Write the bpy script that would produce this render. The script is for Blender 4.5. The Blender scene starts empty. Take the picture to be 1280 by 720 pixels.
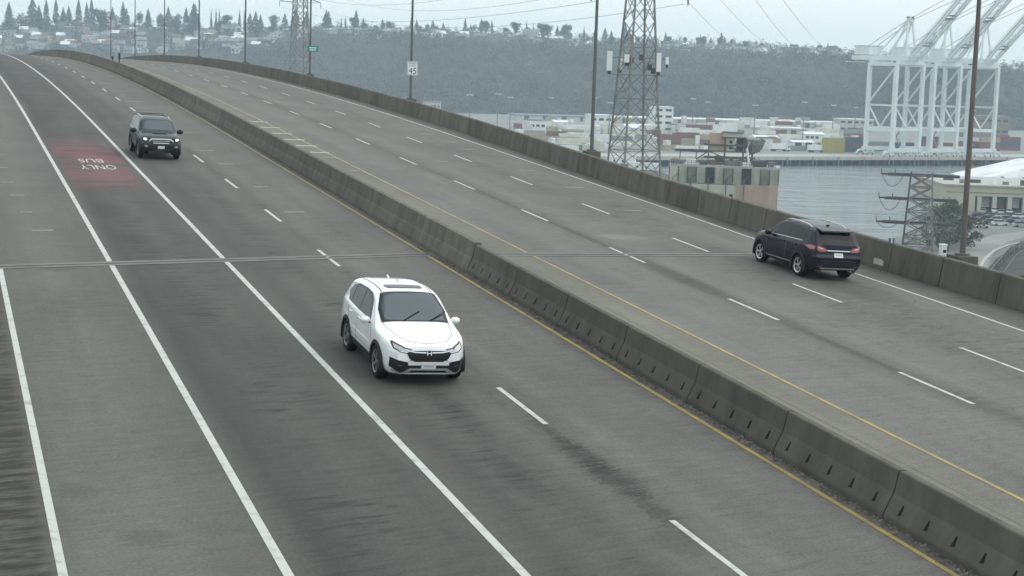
import bpy, bmesh, math, random
import numpy as np
from mathutils import Vector, Matrix
from mathutils.bvhtree import BVHTree

R = math.radians
random.seed(7)
rng = np.random.default_rng(7)
scene = bpy.context.scene
COL = scene.collection

# ------------------------------------------------------------------ camera
CAM_Z = 42.0            # metres above the water
FOCAL = 2115.9          # in pixels of a 1280 px wide frame
HORIZON = 85.0
ROLL = R(1.8)
PITCH = math.atan((360.0 - HORIZON) / FOCAL)
cam = bpy.data.cameras.new('camera')
cam.sensor_width = 36.0
cam.lens = 36.0 * FOCAL / 1280.0
cam.clip_start = 0.5
cam.clip_end = 20000.0
cam_ob = bpy.data.objects.new('camera', cam)
COL.objects.link(cam_ob)
_c, _s = math.cos(PITCH), math.sin(PITCH)
X0, Y0 = Vector((1, 0, 0)), Vector((0, _s, _c))
FWD = Vector((0, _c, -_s))
_cr, _sr = math.cos(ROLL), math.sin(ROLL)
XC, YC = X0 * _cr + Y0 * _sr, -X0 * _sr + Y0 * _cr
cam_ob.matrix_world = Matrix(((XC.x, YC.x, -FWD.x, 0), (XC.y, YC.y, -FWD.y, 0), (XC.z, YC.z, -FWD.z, CAM_Z), (0, 0, 0, 1)))
scene.camera = cam_ob

# ------------------------------------------------------------------ sky, sun, exposure
SUN_EL, SUN_AZ = R(52), R(90)          # a veiled winter sun
world = bpy.data.worlds.new('World')
scene.world = world
world.use_nodes = True
nt = world.node_tree
nt.nodes.clear()
wo = nt.nodes.new('ShaderNodeOutputWorld')
bg = nt.nodes.new('ShaderNodeBackground')
sky = nt.nodes.new('ShaderNodeTexSky')
sky.sky_type = 'NISHITA'
sky.sun_disc = False
sky.sun_elevation = SUN_EL
sky.sun_rotation = SUN_AZ
sky.dust_density = 4.0
mixw = nt.nodes.new('ShaderNodeMix')
mixw.data_type = 'RGBA'
mixw.inputs[0].default_value = 0.9     # the cloud deck hides nearly all of the blue
mixw.inputs[7].default_value = (7.35, 8.0, 8.1, 1)
nt.links.new(sky.outputs[0], mixw.inputs[6])
nt.links.new(mixw.outputs[2], bg.inputs[0])
bg.inputs[1].default_value = 0.15
nt.links.new(bg.outputs[0], wo.inputs[0])

sun = bpy.data.lights.new('sun', 'SUN')
sun.energy = 1.4
sun.angle = R(75)
sun.color = (1.0, 0.96, 0.9)
sun_ob = bpy.data.objects.new('sun', sun)
COL.objects.link(sun_ob)
sd = Vector((math.sin(SUN_AZ) * math.cos(SUN_EL), math.cos(SUN_AZ) * math.cos(SUN_EL), math.sin(SUN_EL)))
sun_ob.rotation_euler = sd.to_track_quat('Z', 'Y').to_euler()
sun_ob.location = (0, 0, 300)

scene.view_settings.view_transform = 'Standard'
scene.view_settings.look = 'None'
scene.view_settings.exposure = 0.1
scene.view_settings.gamma = 1.0
scene.render.engine = 'CYCLES'
scene.cycles.use_denoising = True
scene.cycles.max_bounces = 6
scene.cycles.diffuse_bounces = 3
scene.cycles.volume_bounces = 0
scene.cycles.transparent_max_bounces = 12

# ------------------------------------------------------------------ helpers
def at(px, py, z=3.0, d=None):
    """the point of the place seen at pixel (px, py) of the photograph: on the level z, or at distance d"""
    u, v = (px - 640.0) / FOCAL, (py - 360.0) / FOCAL
    r = FWD + XC * u - YC * v
    t = (d / r.y) if d is not None else (z - CAM_Z) / r.z
    p = r * t
    return Vector((p.x, p.y, p.z + CAM_Z))


class MB:
    """collects shapes, builds ONE mesh object"""
    def __init__(self):
        self.v, self.f, self.uv = [], [], None

    def add(self, vs, fs):
        n = len(self.v)
        self.v += [tuple(p) for p in vs]
        self.f += [tuple(i + n for i in q) for q in fs]
        return self

    def box(self, x0, x1, y0, y1, z0, z1, m=None):
        vs = [Vector(p) for p in ((x0, y0, z0), (x1, y0, z0), (x1, y1, z0), (x0, y1, z0), (x0, y0, z1), (x1, y0, z1), (x1, y1, z1), (x0, y1, z1))]
        if m is not None:
            vs = [m @ p for p in vs]
        return self.add(vs, [(0, 3, 2, 1), (4, 5, 6, 7), (0, 1, 5, 4), (1, 2, 6, 5), (2, 3, 7, 6), (3, 0, 4, 7)])

    def beam(self, p, q, w, h=None, up=(0, 0, 1)):
        h = w if h is None else h
        p, q = Vector(p), Vector(q)
        d = (q - p).normalized()
        up = Vector(up)
        if abs(d.dot(up)) > 0.98:
            up = Vector((1, 0, 0))
        s = d.cross(up).normalized() * (w / 2)
        t = s.cross(d).normalized() * (h / 2)
        return self.add([p - s - t, p + s - t, p + s + t, p - s + t, q - s - t, q + s - t, q + s + t, q - s + t],
                        [(0, 1, 2, 3), (7, 6, 5, 4), (0, 4, 5, 1), (1, 5, 6, 2), (2, 6, 7, 3), (3, 7, 4, 0)])

    def tube(self, pts, rad, n=8, cap=True):
        pts = [Vector(p) for p in pts]
        rad = rad if isinstance(rad, (list, tuple)) else [rad] * len(pts)
        vs, fs = [], []
        for i, p in enumerate(pts):
            d = (pts[min(i + 1, len(pts) - 1)] - pts[max(i - 1, 0)]).normalized()
            a = Vector((0, 0, 1)) if abs(d.z) < 0.95 else Vector((1, 0, 0))
            s = d.cross(a).normalized()
            t = s.cross(d)
            for k in range(n):
                w = 2 * math.pi * k / n
                vs.append(p + (s * math.cos(w) + t * math.sin(w)) * rad[i])
        for i in range(len(pts) - 1):
            for k in range(n):
                a, b = i * n + k, i * n + (k + 1) % n
                fs.append((a, b, b + n, a + n))
        if cap:
            fs.append(tuple(range(n - 1, -1, -1)))
            fs.append(tuple((len(pts) - 1) * n + k for k in range(n)))
        return self.add(vs, fs)

    def lathe(self, prof, n=24, m=None, close=False):
        """prof: (radius, height) turned about local z"""
        vs, fs = [], []
        for r, z in prof:
            for k in range(n):
                w = 2 * math.pi * k / n
                p = Vector((r * math.cos(w), r * math.sin(w), z))
                vs.append(m @ p if m is not None else p)
        e = len(prof) if close else len(prof) - 1
        for i in range(e):
            j = (i + 1) % len(prof)
            for k in range(n):
                fs.append((i * n + k, i * n + (k + 1) % n, j * n + (k + 1) % n, j * n + k))
        return self.add(vs, fs)

    def prism(self, poly, z0, z1):
        n = len(poly)
        vs = [(x, y, z0) for x, y in poly] + [(x, y, z1) for x, y in poly]
        fs = [tuple(range(n - 1, -1, -1)), tuple(range(n, 2 * n))] + [(i, (i + 1) % n, n + (i + 1) % n, n + i) for i in range(n)]
        return self.add(vs, fs)

    def mesh(self, name, mat, smooth=None):
        me = bpy.data.meshes.new(name)
        me.from_pydata(self.v, [], self.f)
        if mat is not None:
            me.materials.append(mat)
        if smooth is not None:
            me.polygons.foreach_set('use_smooth', [True] * len(me.polygons))
            if smooth < 180:
                me.set_sharp_from_angle(angle=R(smooth))
        me.update()
        return me

    def build(self, name, mat, parent=None, smooth=None, fix=False):
        me = self.mesh(name, mat, smooth)
        if fix:
            bm = bmesh.new(); bm.from_mesh(me)
            bmesh.ops.recalc_face_normals(bm, faces=bm.faces)
            bm.to_mesh(me); bm.free()
        return link(name, me, parent)


def link(name, me, parent=None, m=None):
    o = bpy.data.objects.new(name, me)
    COL.objects.link(o)
    if parent is not None:
        o.parent = parent
    if m is not None:
        o.matrix_local = m
    return o


def tag(o, label, cat, group=None):
    o['label'] = label
    o['category'] = cat
    if group:
        o['group'] = group
    return o


def thing(name, label, cat, loc=(0, 0, 0), rz=0.0, group=None, m=None):
    o = bpy.data.objects.new(name, None)
    o.empty_display_size = 0.2
    COL.objects.link(o)
    if m is not None:
        o.matrix_world = m
    else:
        o.location = loc
        o.rotation_euler = (0, 0, rz)
    return tag(o, label, cat, group)


def struct(o):
    o['kind'] = 'structure'
    return o


def dup(root, label=None, group=None, parent=None):
    c = root.copy()
    COL.objects.link(c)
    c.parent = parent
    for ch in root.children:
        dup(ch, parent=c)
    if parent is None:
        if label:
            c['label'] = label
        if group:
            c['group'] = group
    return c


# ------------------------------------------------------------------ materials
def rgb(c):
    return (c[0], c[1], c[2], 1.0)


def mat(name, c, rough=0.7, metal=0.0, c2=None, scale=1.0, stretch=(1, 1, 1), detail=4.0, bump=0.0, coat=0.0, spec=0.5, contrast=(0.35, 0.65), coords='Object', vary=0.0):
    m = bpy.data.materials.new(name)
    m.use_nodes = True
    n = m.node_tree.nodes
    l = m.node_tree.links
    b = n['Principled BSDF']
    b.inputs['Base Color'].default_value = rgb(c)
    b.inputs['Roughness'].default_value = rough
    b.inputs['Metallic'].default_value = metal
    b.inputs['Specular IOR Level'].default_value = spec
    if coat:
        b.inputs['Coat Weight'].default_value = coat
        b.inputs['Coat Roughness'].default_value = 0.04
    if c2 is not None or bump:
        tc = n.new('ShaderNodeTexCoord')
        mp = n.new('ShaderNodeMapping')
        mp.inputs['Scale'].default_value = [scale * q for q in stretch]
        if coords == 'World':
            ge = n.new('ShaderNodeNewGeometry')
            l.new(ge.outputs['Position'], mp.inputs[0])
        else:
            l.new(tc.outputs[coords], mp.inputs[0])
        nz = n.new('ShaderNodeTexNoise')
        nz.inputs['Scale'].default_value = 1.0
        nz.inputs['Detail'].default_value = detail
        nz.inputs['Roughness'].default_value = 0.65
        l.new(mp.outputs[0], nz.inputs['Vector'])
        if c2 is not None:
            rp = n.new('ShaderNodeValToRGB')
            rp.color_ramp.elements[0].position, rp.color_ramp.elements[1].position = contrast
            rp.color_ramp.elements[0].color = rgb(c)
            rp.color_ramp.elements[1].color = rgb(c2)
            l.new(nz.outputs[0], rp.inputs[0])
            if vary:
                oi = n.new('ShaderNodeObjectInfo')
                ma = n.new('ShaderNodeMapRange')
                ma.inputs[3].default_value, ma.inputs[4].default_value = 1 - vary, 1 + vary
                l.new(oi.outputs['Random'], ma.inputs[0])
                mm = n.new('ShaderNodeVectorMath'); mm.operation = 'SCALE'
                l.new(rp.outputs[0], mm.inputs[0]); l.new(ma.outputs[0], mm.inputs['Scale'])
                l.new(mm.outputs[0], b.inputs['Base Color'])
            else:
                l.new(rp.outputs[0], b.inputs['Base Color'])
        if bump:
            bp = n.new('ShaderNodeBump')
            bp.inputs['Strength'].default_value = bump
            bp.inputs['Distance'].default_value = 0.02
            l.new(nz.outputs[0], bp.inputs['Height'])
            l.new(bp.outputs[0], b.inputs['Normal'])
    return m


def emit(name, c, strength):
    m = mat(name, c, 0.3)
    b = m.node_tree.nodes['Principled BSDF']
    b.inputs['Emission Color'].default_value = rgb(c)
    b.inputs['Emission Strength'].default_value = strength
    return m


MAT = {
    'white_line': mat('worn_white_paint', (0.44, 0.45, 0.43), 0.6, c2=(0.2, 0.205, 0.2), scale=2.6, detail=9, contrast=(0.52, 0.74), coords='World'),
    'faint_line': mat('faded_white_paint', (0.2, 0.205, 0.195), 0.7, c2=(0.125, 0.127, 0.12), scale=3.0, detail=6),
    'yellow_line': mat('worn_yellow_paint', (0.36, 0.25, 0.05), 0.6, c2=(0.17, 0.14, 0.07), scale=1.6, detail=6),
    'concrete': mat('barrier_concrete', (0.046, 0.043, 0.034), 0.9, c2=(0.092, 0.086, 0.069), scale=1.5, stretch=(1, 1, 0.45), detail=9, bump=0.3, coords='World', vary=0.14, contrast=(.3, .7)),
    'concrete_old': mat('weathered_concrete', (0.06, 0.056, 0.043), 0.92, c2=(0.135, 0.127, 0.1), scale=1.6, stretch=(1, 1, 0.25), detail=9, bump=0.3, coords='World', vary=0.16, contrast=(.3, .7)),
    'concrete_pale': mat('pale_concrete', (0.33, 0.325, 0.3), 0.9, c2=(0.42, 0.41, 0.38), scale=0.6, detail=6),
    'joint': mat('joint_rubber', (0.03, 0.03, 0.03), 0.8),
    'joint_steel': mat('joint_steel', (0.135, 0.138, 0.13), 0.7, c2=(0.095, 0.096, 0.09), scale=1.5, detail=5),
    'pole': mat('grey_pole', (0.10, 0.11, 0.11), 0.55, 0.3, c2=(0.14, 0.145, 0.14), scale=2),
    'pole_rust': mat('rusty_pole', (0.10, 0.08, 0.068), 0.7, 0.1, c2=(0.15, 0.14, 0.13), scale=1.2, stretch=(2, 2, 0.5), detail=6),
    'steel': mat('galvanised_steel', (0.14, 0.145, 0.138), 0.6, 0.1, c2=(0.22, 0.225, 0.215), scale=0.6),
    'steel_dark': mat('dark_steel', (0.05, 0.055, 0.053), 0.6, 0.2, c2=(0.09, 0.085, 0.08), scale=0.5),
    'white_paint': mat('white_paint', (0.8, 0.81, 0.79), 0.5, c2=(0.68, 0.7, 0.68), scale=0.3),
    'crane_white': mat('crane_white', (0.72, 0.78, 0.77), 0.45, c2=(0.6, 0.66, 0.65), scale=0.12, detail=5),
    'antenna': mat('antenna_white', (0.75, 0.77, 0.78), 0.4),
    'sign_white': mat('sign_white', (0.75, 0.77, 0.77), 0.4),
    'sign_black': mat('sign_black', (0.015, 0.015, 0.016), 0.5),
    'sign_green': mat('sign_green', (0.02, 0.24, 0.2), 0.4),
    'rubber': mat('tyre_rubber', (0.012, 0.012, 0.0125), 0.85, spec=0.2),
    'rim': mat('alloy_rim', (0.28, 0.285, 0.29), 0.35, 0.8),
    'rim_bright': mat('bright_rim', (0.55, 0.56, 0.57), 0.3, 0.8),
    'black_plastic': mat('black_plastic', (0.014, 0.0145, 0.015), 0.6, spec=0.3),
    'gloss_black': mat('gloss_black', (0.008, 0.008, 0.009), 0.2, spec=0.3),
    'chrome': mat('chrome', (0.62, 0.63, 0.64), 0.18, 1.0),
    'silver': mat('silver_trim', (0.45, 0.46, 0.46), 0.35, 0.5),
    'glass': mat('tinted_glass', (0.006, 0.008, 0.010), 0.04, spec=0.22),
    'screen': mat('windscreen_glass', (0.014, 0.036, 0.05), 0.03, spec=0.6),
    'lamp': mat('headlamp_lens', (0.3, 0.32, 0.33), 0.12, spec=0.8, coat=1.0),
    'red_lens': mat('red_lens', (0.24, 0.035, 0.045), 0.15, spec=0.8, coat=1.0),
    'plate': mat('number_plate', (0.6, 0.61, 0.63), 0.5),
    'well': mat('wheel_well', (0.008, 0.008, 0.008), 0.95),
    'paint_white': mat('white_car_paint', (0.76, 0.78, 0.78), 0.3, coat=1.0, c2=(0.69, 0.71, 0.71), scale=1.2, stretch=(1, 1, 2), detail=5, contrast=(.4, .75)),
    'seam': mat('panel_gap', (0.12, 0.125, 0.13), 0.7),
    'boom_grey': mat('boom_grey', (0.36, 0.4, 0.4), 0.5, c2=(0.28, 0.32, 0.32), scale=0.1),
    'paint_navy': mat('navy_car_paint', (0.004, 0.0055, 0.014), 0.33, 0.0, coat=0.22, spec=0.2),
    'paint_green': mat('dark_green_car_paint', (0.006, 0.013, 0.013), 0.32, 0.0, coat=0.3, spec=0.25),
}

# ------------------------------------------------------------------ the road: stations s along it, offsets o across it
RX, RY, RZ, H0, G0, S1, KV, S2, KC, KC0 = (-5.71756, 41.41279, -6.30997, 0.328527, 0.0502102, 49.6899, 0.000347511, 371.64, 0.00053577, 2.209e-05)
CROSS_L, CROSS_R, STEP, MID = -0.02983, -0.044065, 0.36256, 7.27
O = dict(L1=-6.413, L2=-3.381, L3=0.0, DL=3.308, YL=6.719, YR=9.704, R1=13.299, R2=16.95, RE=20.62, RB=22.4)
SKEW = 0.28           # joints and grooves lie a little askew to the road
SS = np.arange(-60.0, 461.0, 1.0)
_h = H0 + KC0 * SS + KC * np.maximum(0, SS - S2)
_g = np.maximum(G0 - KV * np.maximum(0, SS - S1), -0.06)


def _integ(v):
    c = np.concatenate([[0], np.cumsum((v[1:] + v[:-1]) / 2)])
    return c - c[60]


PX = RX + _integ(-np.sin(_h)); PY = RY + _integ(np.cos(_h)); PZ = CAM_Z + RZ + _integ(_g)


def road_z(o, right=None):
    right = (o >= MID) if right is None else right
    return CROSS_L * MID + CROSS_R * (o - MID) + STEP if right else CROSS_L * o


def pos(s, o, dz=0.0, right=None):
    h = np.interp(s, SS, _h)
    return Vector((float(np.interp(s, SS, PX) + o * math.cos(h)), float(np.interp(s, SS, PY) + o * math.sin(h)),
                   float(np.interp(s, SS, PZ) + road_z(o, right) + dz)))


def frame(s, o, right=None, back=False, level=False):
    """local axes at a station: x across (to the right of travel), y along the road, z up"""
    p = pos(s, o, 0, right)
    y = (pos(s + 1, o, 0, right) - pos(s - 1, o, 0, right)).normalized()
    h = float(np.interp(s, SS, _h))
    k = 0.0 if level else (CROSS_R if (right or (right is None and o >= MID)) else CROSS_L)
    x = Vector((math.cos(h), math.sin(h), k)).normalized()
    z = x.cross(y).normalized()
    x = y.cross(z).normalized()
    if back:
        x, y = -x, -y
    return Matrix(((x.x, y.x, z.x, p.x), (x.y, y.y, z.y, p.y), (x.z, y.z, z.z, p.z), (0, 0, 0, 1)))


def strip(name, mat_, parent, s0, s1, oa, ob, dz, step=2.0, right=None, uv=False, cols=1, skew=0.0):
    n = max(1, int(math.ceil((s1 - s0) / step)))
    mb = MB()
    vs, fs, uvs = [], [], []
    for i in range(n + 1):
        s = s0 + (s1 - s0) * i / n
        for j in range(cols + 1):
            o = oa + (ob - oa) * j / cols
            vs.append(pos(s + skew * (o - (oa + ob) / 2), o, dz, right)); uvs.append((o, s))
    w = cols + 1
    for i in range(n):
        for j in range(cols):
            fs.append((i * w + j, i * w + j + 1, (i + 1) * w + j + 1, (i + 1) * w + j))
    mb.add(vs, fs)
    ob_ = mb.build(name, mat_, parent)
    if uv:
        lay = ob_.data.uv_layers.new(name='road')
        idx = [vi for p in ob_.data.polygons for vi in p.vertices]
        lay.data.foreach_set('uv', [c for vi in idx for c in uvs[vi]])
    return ob_


def N(nt_, kind, **kw):
    n = nt_.nodes.new(kind)
    for k, v in kw.items():
        setattr(n, k, v)
    return n


def road_material(red=False):
    m = bpy.data.materials.new('worn_red_lane_paint' if red else 'worn_road_surface')
    m.use_nodes = True
    t = m.node_tree
    b = t.nodes['Principled BSDF']
    b.inputs['Roughness'].default_value = 0.82
    b.inputs['Specular IOR Level'].default_value = 0.35
    uv = N(t, 'ShaderNodeUVMap', uv_map='road')
    sep = N(t, 'ShaderNodeSeparateXYZ')
    t.links.new(uv.outputs[0], sep.inputs[0])

    def math_(op, a, b_=None, c=None):
        n = N(t, 'ShaderNodeMath', operation=op)
        for i, q in enumerate((a, b_, c)):
            if q is None:
                continue
            if isinstance(q, (int, float)):
                n.inputs[i].default_value = q
            else:
                t.links.new(q, n.inputs[i])
        return n.outputs[0]

    o_, s_ = sep.outputs[0], sep.outputs[1]
    shear = N(t, 'ShaderNodeCombineXYZ')
    t.links.new(o_, shear.inputs[0])
    t.links.new(math_('SUBTRACT', s_, math_('MULTIPLY', o_, SKEW)), shear.inputs[1])

    def noise_(sx, sy, detail=4.0, rough=0.6, off=0.0):
        mp = N(t, 'ShaderNodeMapping')
        mp.inputs['Scale'].default_value = (sx, sy, 1)
        mp.inputs['Location'].default_value = (off, off * 1.7, 0)
        t.links.new(shear.outputs[0], mp.inputs[0])
        nz = N(t, 'ShaderNodeTexNoise')
        nz.inputs['Scale'].default_value = 1.0
        nz.inputs['Detail'].default_value = detail
        nz.inputs['Roughness'].default_value = rough
        t.links.new(mp.outputs[0], nz.inputs['Vector'])
        return nz.outputs[0]

    # lane by lane tone: paler crown of each lane, polished and oiled wheel paths
    wob = math_('MULTIPLY', math_('SUBTRACT', noise_(0.15, 0.09, 3), 0.5), 0.9)
    oo = math_('ADD', o_, wob)
    u = math_('DIVIDE', math_('ADD', oo, 12.0), 36.0)
    cr = N(t, 'ShaderNodeValToRGB')
    stops = [(-12, 0.15), (-6.8, 0.15), (-6.5, 0.16), (-5.8, 0.175), (-4.9, 0.185), (-3.4, 0.14), (-2.9, 0.075), (-2.2, 0.095), (-1.5, 0.115), (-0.6, 0.105), (0.1, 0.125), (0.7, 0.095), (1.3, 0.125), (1.9, 0.12), (2.6, 0.1575), (3.3, 0.1522), (4.0, 0.1943), (5.0, 0.1733), (6.0, 0.1943), (6.6, 0.1785), (7.1, 0.1155), (7.9, 0.288), (9.4, 0.24), (10.6, 0.204), (11.4, 0.228), (12.6, 0.21), (13.4, 0.162), (14.2, 0.228), (16.9, 0.18), (18.3, 0.198), (20.3, 0.216), (21.4, 0.15)]
    while len(cr.color_ramp.elements) < len(stops):
        cr.color_ramp.elements.new(0.5)
    for e, (oq, v) in zip(cr.color_ramp.elements, stops):
        e.position = (oq + 12.0) / 36.0
        v *= 0.55
        e.color = (v * 1.0, v * 1.0, v * 0.9, 1)
    t.links.new(u, cr.inputs[0])
    # long streaks, cross scoring, blotches and grain
    streak = noise_(1.6, 0.06, 5, 0.6, 3)
    score = noise_(0.35, 5.0, 4, 0.65, 11)
    score2 = noise_(0.9, 16.0, 3, 0.6, 17)
    blotch = noise_(0.25, 0.18, 6, 0.65, 23)
    grain = noise_(15, 20, 2, 0.8, 5)
    mottle = noise_(2.6, 4.2, 5, 0.7, 41)
    patch = N(t, 'ShaderNodeMapRange', interpolation_type='SMOOTHSTEP')
    patch.inputs[1].default_value, patch.inputs[2].default_value, patch.inputs[3].default_value, patch.inputs[4].default_value = 0.4, 0.62, 0.05, 0.5
    t.links.new(noise_(0.3, 0.22, 3, 0.6, 61), patch.inputs[0])
    k = math_('ADD', 1.0, math_('MULTIPLY', math_('SUBTRACT', streak, 0.5), 0.42))
    k = math_('ADD', k, math_('MULTIPLY', math_('SUBTRACT', score, 0.5), patch.outputs[0]))
    k = math_('ADD', k, math_('MULTIPLY', math_('SUBTRACT', score2, 0.5), patch.outputs[0]))
    k = math_('ADD', k, math_('MULTIPLY', math_('SUBTRACT', blotch, 0.5), 0.75))
    k = math_('ADD', k, math_('MULTIPLY', math_('SUBTRACT', mottle, 0.5), 0.6))
    k = math_('ADD', k, math_('MULTIPLY', math_('SUBTRACT', grain, 0.5), 1.15))
    # torn, oily scuffs lying across the wheel paths
    wp = N(t, 'ShaderNodeValToRGB')
    pk = [(-12, 1), (-6.7, 1), (-6.45, 0), (-3.3, 0), (-2.5, .35), (-1.7, .8), (-.9, .5), (-.3, 0), (.6, .15), (1.7, .75), (2.4, .15), (3.05, .2), (3.3, .8), (3.6, .2), (4.6, .25), (6.2, .1), (7.0, .9), (7.6, .1), (11, .15), (13.0, .2), (13.3, .8), (13.7, .25), (15, .15), (16.9, .5), (18.9, .6), (20.4, .1), (22, .5)]
    while len(wp.color_ramp.elements) < len(pk):
        wp.color_ramp.elements.new(0.5)
    for e, (oq, v) in zip(wp.color_ramp.elements, pk):
        e.position = (oq + 12.0) / 36.0; e.color = (v, v, v, 1)
    t.links.new(u, wp.inputs[0])
    tear = N(t, 'ShaderNodeMapRange', interpolation_type='SMOOTHSTEP')
    tear.inputs[1].default_value, tear.inputs[2].default_value = 0.48, 0.64
    t.links.new(noise_(0.75, 4.6, 6, 0.72, 71), tear.inputs[0])
    area = N(t, 'ShaderNodeMapRange', interpolation_type='SMOOTHSTEP')
    area.inputs[1].default_value, area.inputs[2].default_value, area.inputs[3].default_value = 0.42, 0.58, 0.12
    t.links.new(noise_(0.5, 0.16, 3, 0.6, 83), area.inputs[0])
    tm = math_('MULTIPLY', math_('MULTIPLY', tear.outputs[0], wp.outputs[0]), math_('MULTIPLY', area.outputs[0], 1.0))
    k = math_('MULTIPLY', k, math_('SUBTRACT', 1.0, tm))
    # fine meandering cracks
    cv = N(t, 'ShaderNodeTexVoronoi', feature='DISTANCE_TO_EDGE')
    cv.inputs['Scale'].default_value = 0.42
    wv = N(t, 'ShaderNodeVectorMath', operation='ADD')
    wn = N(t, 'ShaderNodeTexNoise'); wn.inputs['Scale'].default_value = 0.9; wn.inputs['Detail'].default_value = 6
    t.links.new(shear.outputs[0], wn.inputs['Vector'])
    ws_ = N(t, 'ShaderNodeVectorMath', operation='SCALE'); ws_.inputs['Scale'].default_value = 1.6
    t.links.new(wn.outputs[1], ws_.inputs[0])
    t.links.new(shear.outputs[0], wv.inputs[0]); t.links.new(ws_.outputs[0], wv.inputs[1])
    t.links.new(wv.outputs[0], cv.inputs['Vector'])
    ck = N(t, 'ShaderNodeMapRange'); ck.inputs[1].default_value, ck.inputs[2].default_value, ck.inputs[3].default_value, ck.inputs[4].default_value = 0.0, 0.011, 0.72, 1.0
    t.links.new(cv.outputs['Distance'], ck.inputs[0])
    cm = N(t, 'ShaderNodeMapRange'); cm.inputs[1].default_value, cm.inputs[2].default_value = 0.52, 0.62
    t.links.new(noise_(0.12, 0.10, 3, 0.6, 53), cm.inputs[0])
    ckm = N(t, 'ShaderNodeMix', data_type='FLOAT')
    t.links.new(cm.outputs[0], ckm.inputs[0]); ckm.inputs[2].default_value = 1.0; t.links.new(ck.outputs[0], ckm.inputs[3])
    k = math_('MULTIPLY', k, ckm.outputs[0])

    rag_ = math_('ADD', math_('MULTIPLY', math_('SUBTRACT', noise_(1.1, 7.0, 4, 0.7, 31), 0.5), 5.0), math_('MULTIPLY', math_('SUBTRACT', noise_(9, 22.0, 3, 0.7, 37), 0.5), 3.5))

    def blob(oc, sc, ro, rs, amount, rag=0.6):
        """a stain with a ragged edge; amount < 0 is a pale scar"""
        nz = math_('MULTIPLY', rag_, rag)
        do = math_('DIVIDE', math_('SUBTRACT', o_, oc), ro)
        ds = math_('DIVIDE', math_('SUBTRACT', s_, sc), rs)
        d2 = math_('ADD', math_('ADD', math_('MULTIPLY', do, do), math_('MULTIPLY', ds, ds)), nz)
        mr = N(t, 'ShaderNodeMapRange', interpolation_type='SMOOTHSTEP')
        mr.inputs[1].default_value, mr.inputs[2].default_value = 1.1, 0.2
        t.links.new(d2, mr.inputs[0])
        return math_('SUBTRACT', 1.0, math_('MULTIPLY', mr.outputs[0], amount))

    for q in [(3.2, -11.0, 0.2, 1.3, .4, 1.1), (3.22, -12.6, 0.34, 1.3, .5, 1.1), (3.28, -14.1, .42, 1.3, .5, 1.0), (3.24, -16.0, .25, 1.2, .4, 1.1), (3.3, -3.5, .2, 3.0, .2), (3.3, 3.0, .2, 4.0, .2), (1.7, -9.5, 0.4, 2.6, .25), (1.55, -13.8, .4, 1.8, .3),
              (2.9, -17.6, .5, .8, .2), (13.3, 5.5, .55, 4.2, .34), (13.3, -4.5, .22, 4.0, .3), (13.3, 14, .2, 6, .3), (13.3, 26, .2, 8, .25), (18.8, 4.5, 1.2, 3.0, .28),
              (-4.9, 6.6, .6, .7, .25), (-5.1, -16.6, .5, .55, .22), (-5.9, -14.2, .4, .5, .2), (-1.9, 2.0, .7, 3.5, .18), (-1.6, -3.0, .6, 4.5, .15), (-2.2, 12.4, .7, 1.3, .2),
              (14.8, 14.0, 1.15, .75, -.3, .25), (4.9, -6, .6, 1.2, .12), (-2.4, 18.5, .8, 2.2, .2), (5.5, -11, .7, 1.6, .12), (21.6, 22.5, .6, 1.4, .3), (7.0, -6.0, .35, 1.2, .35)]:
        k = math_('MULTIPLY', k, blob(*q))
    # grimy deck bay before the expansion joint on the bus lane side
    mul = N(t, 'ShaderNodeMix', data_type='RGBA', blend_type='MULTIPLY')
    mul.inputs[0].default_value = 1.0
    t.links.new(cr.outputs[0], mul.inputs[6])
    com = N(t, 'ShaderNodeCombineColor')
    for i in range(3):
        t.links.new(k, com.inputs[i])
    t.links.new(com.outputs[0], mul.inputs[7])
    # brown grit on the shoulder left of the edge line and along the median
    gm = N(t, 'ShaderNodeMapRange', interpolation_type='SMOOTHSTEP')
    gm.inputs[1].default_value, gm.inputs[2].default_value = -6.35, -6.75
    t.links.new(o_, gm.inputs[0])
    gs_ = N(t, 'ShaderNodeMapRange', interpolation_type='SMOOTHSTEP'); gs_.inputs[1].default_value, gs_.inputs[2].default_value, gs_.inputs[3].default_value = 0.36, 0.6, 0.15
    t.links.new(noise_(0.8, 4.0, 6, 0.75, 97), gs_.inputs[0])
    gmask = math_('MULTIPLY', gm.outputs[0], gs_.outputs[0])
    brown = N(t, 'ShaderNodeMix', data_type='RGBA')
    brown.inputs[7].default_value = (0.022, 0.018, 0.014, 1)
    t.links.new(gmask, brown.inputs[0])
    t.links.new(mul.outputs[2], brown.inputs[6])
    tn = N(t, 'ShaderNodeValToRGB')
    tl = [(7.4, 0), (7.7, .85), (8.6, .7), (9.4, .45), (9.9, 0)]
    while len(tn.color_ramp.elements) < len(tl):
        tn.color_ramp.elements.new(.5)
    for e, (p, v) in zip(tn.color_ramp.elements, tl):
        e.position = (p + 12.0) / 36.0; e.color = (v, v, v, 1)
    t.links.new(math_('DIVIDE', math_('ADD', o_, 12.0), 36.0), tn.inputs[0])
    tan = N(t, 'ShaderNodeMix', data_type='RGBA', blend_type='MULTIPLY')
    tan.inputs[7].default_value = (1.0, 0.93, 0.72, 1)
    t.links.new(math_('MULTIPLY', tn.outputs[0], math_('MULTIPLY', streak, 1.6)), tan.inputs[0])
    t.links.new(brown.outputs[2], tan.inputs[6])
    col_out = tan.outputs[2]
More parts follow.
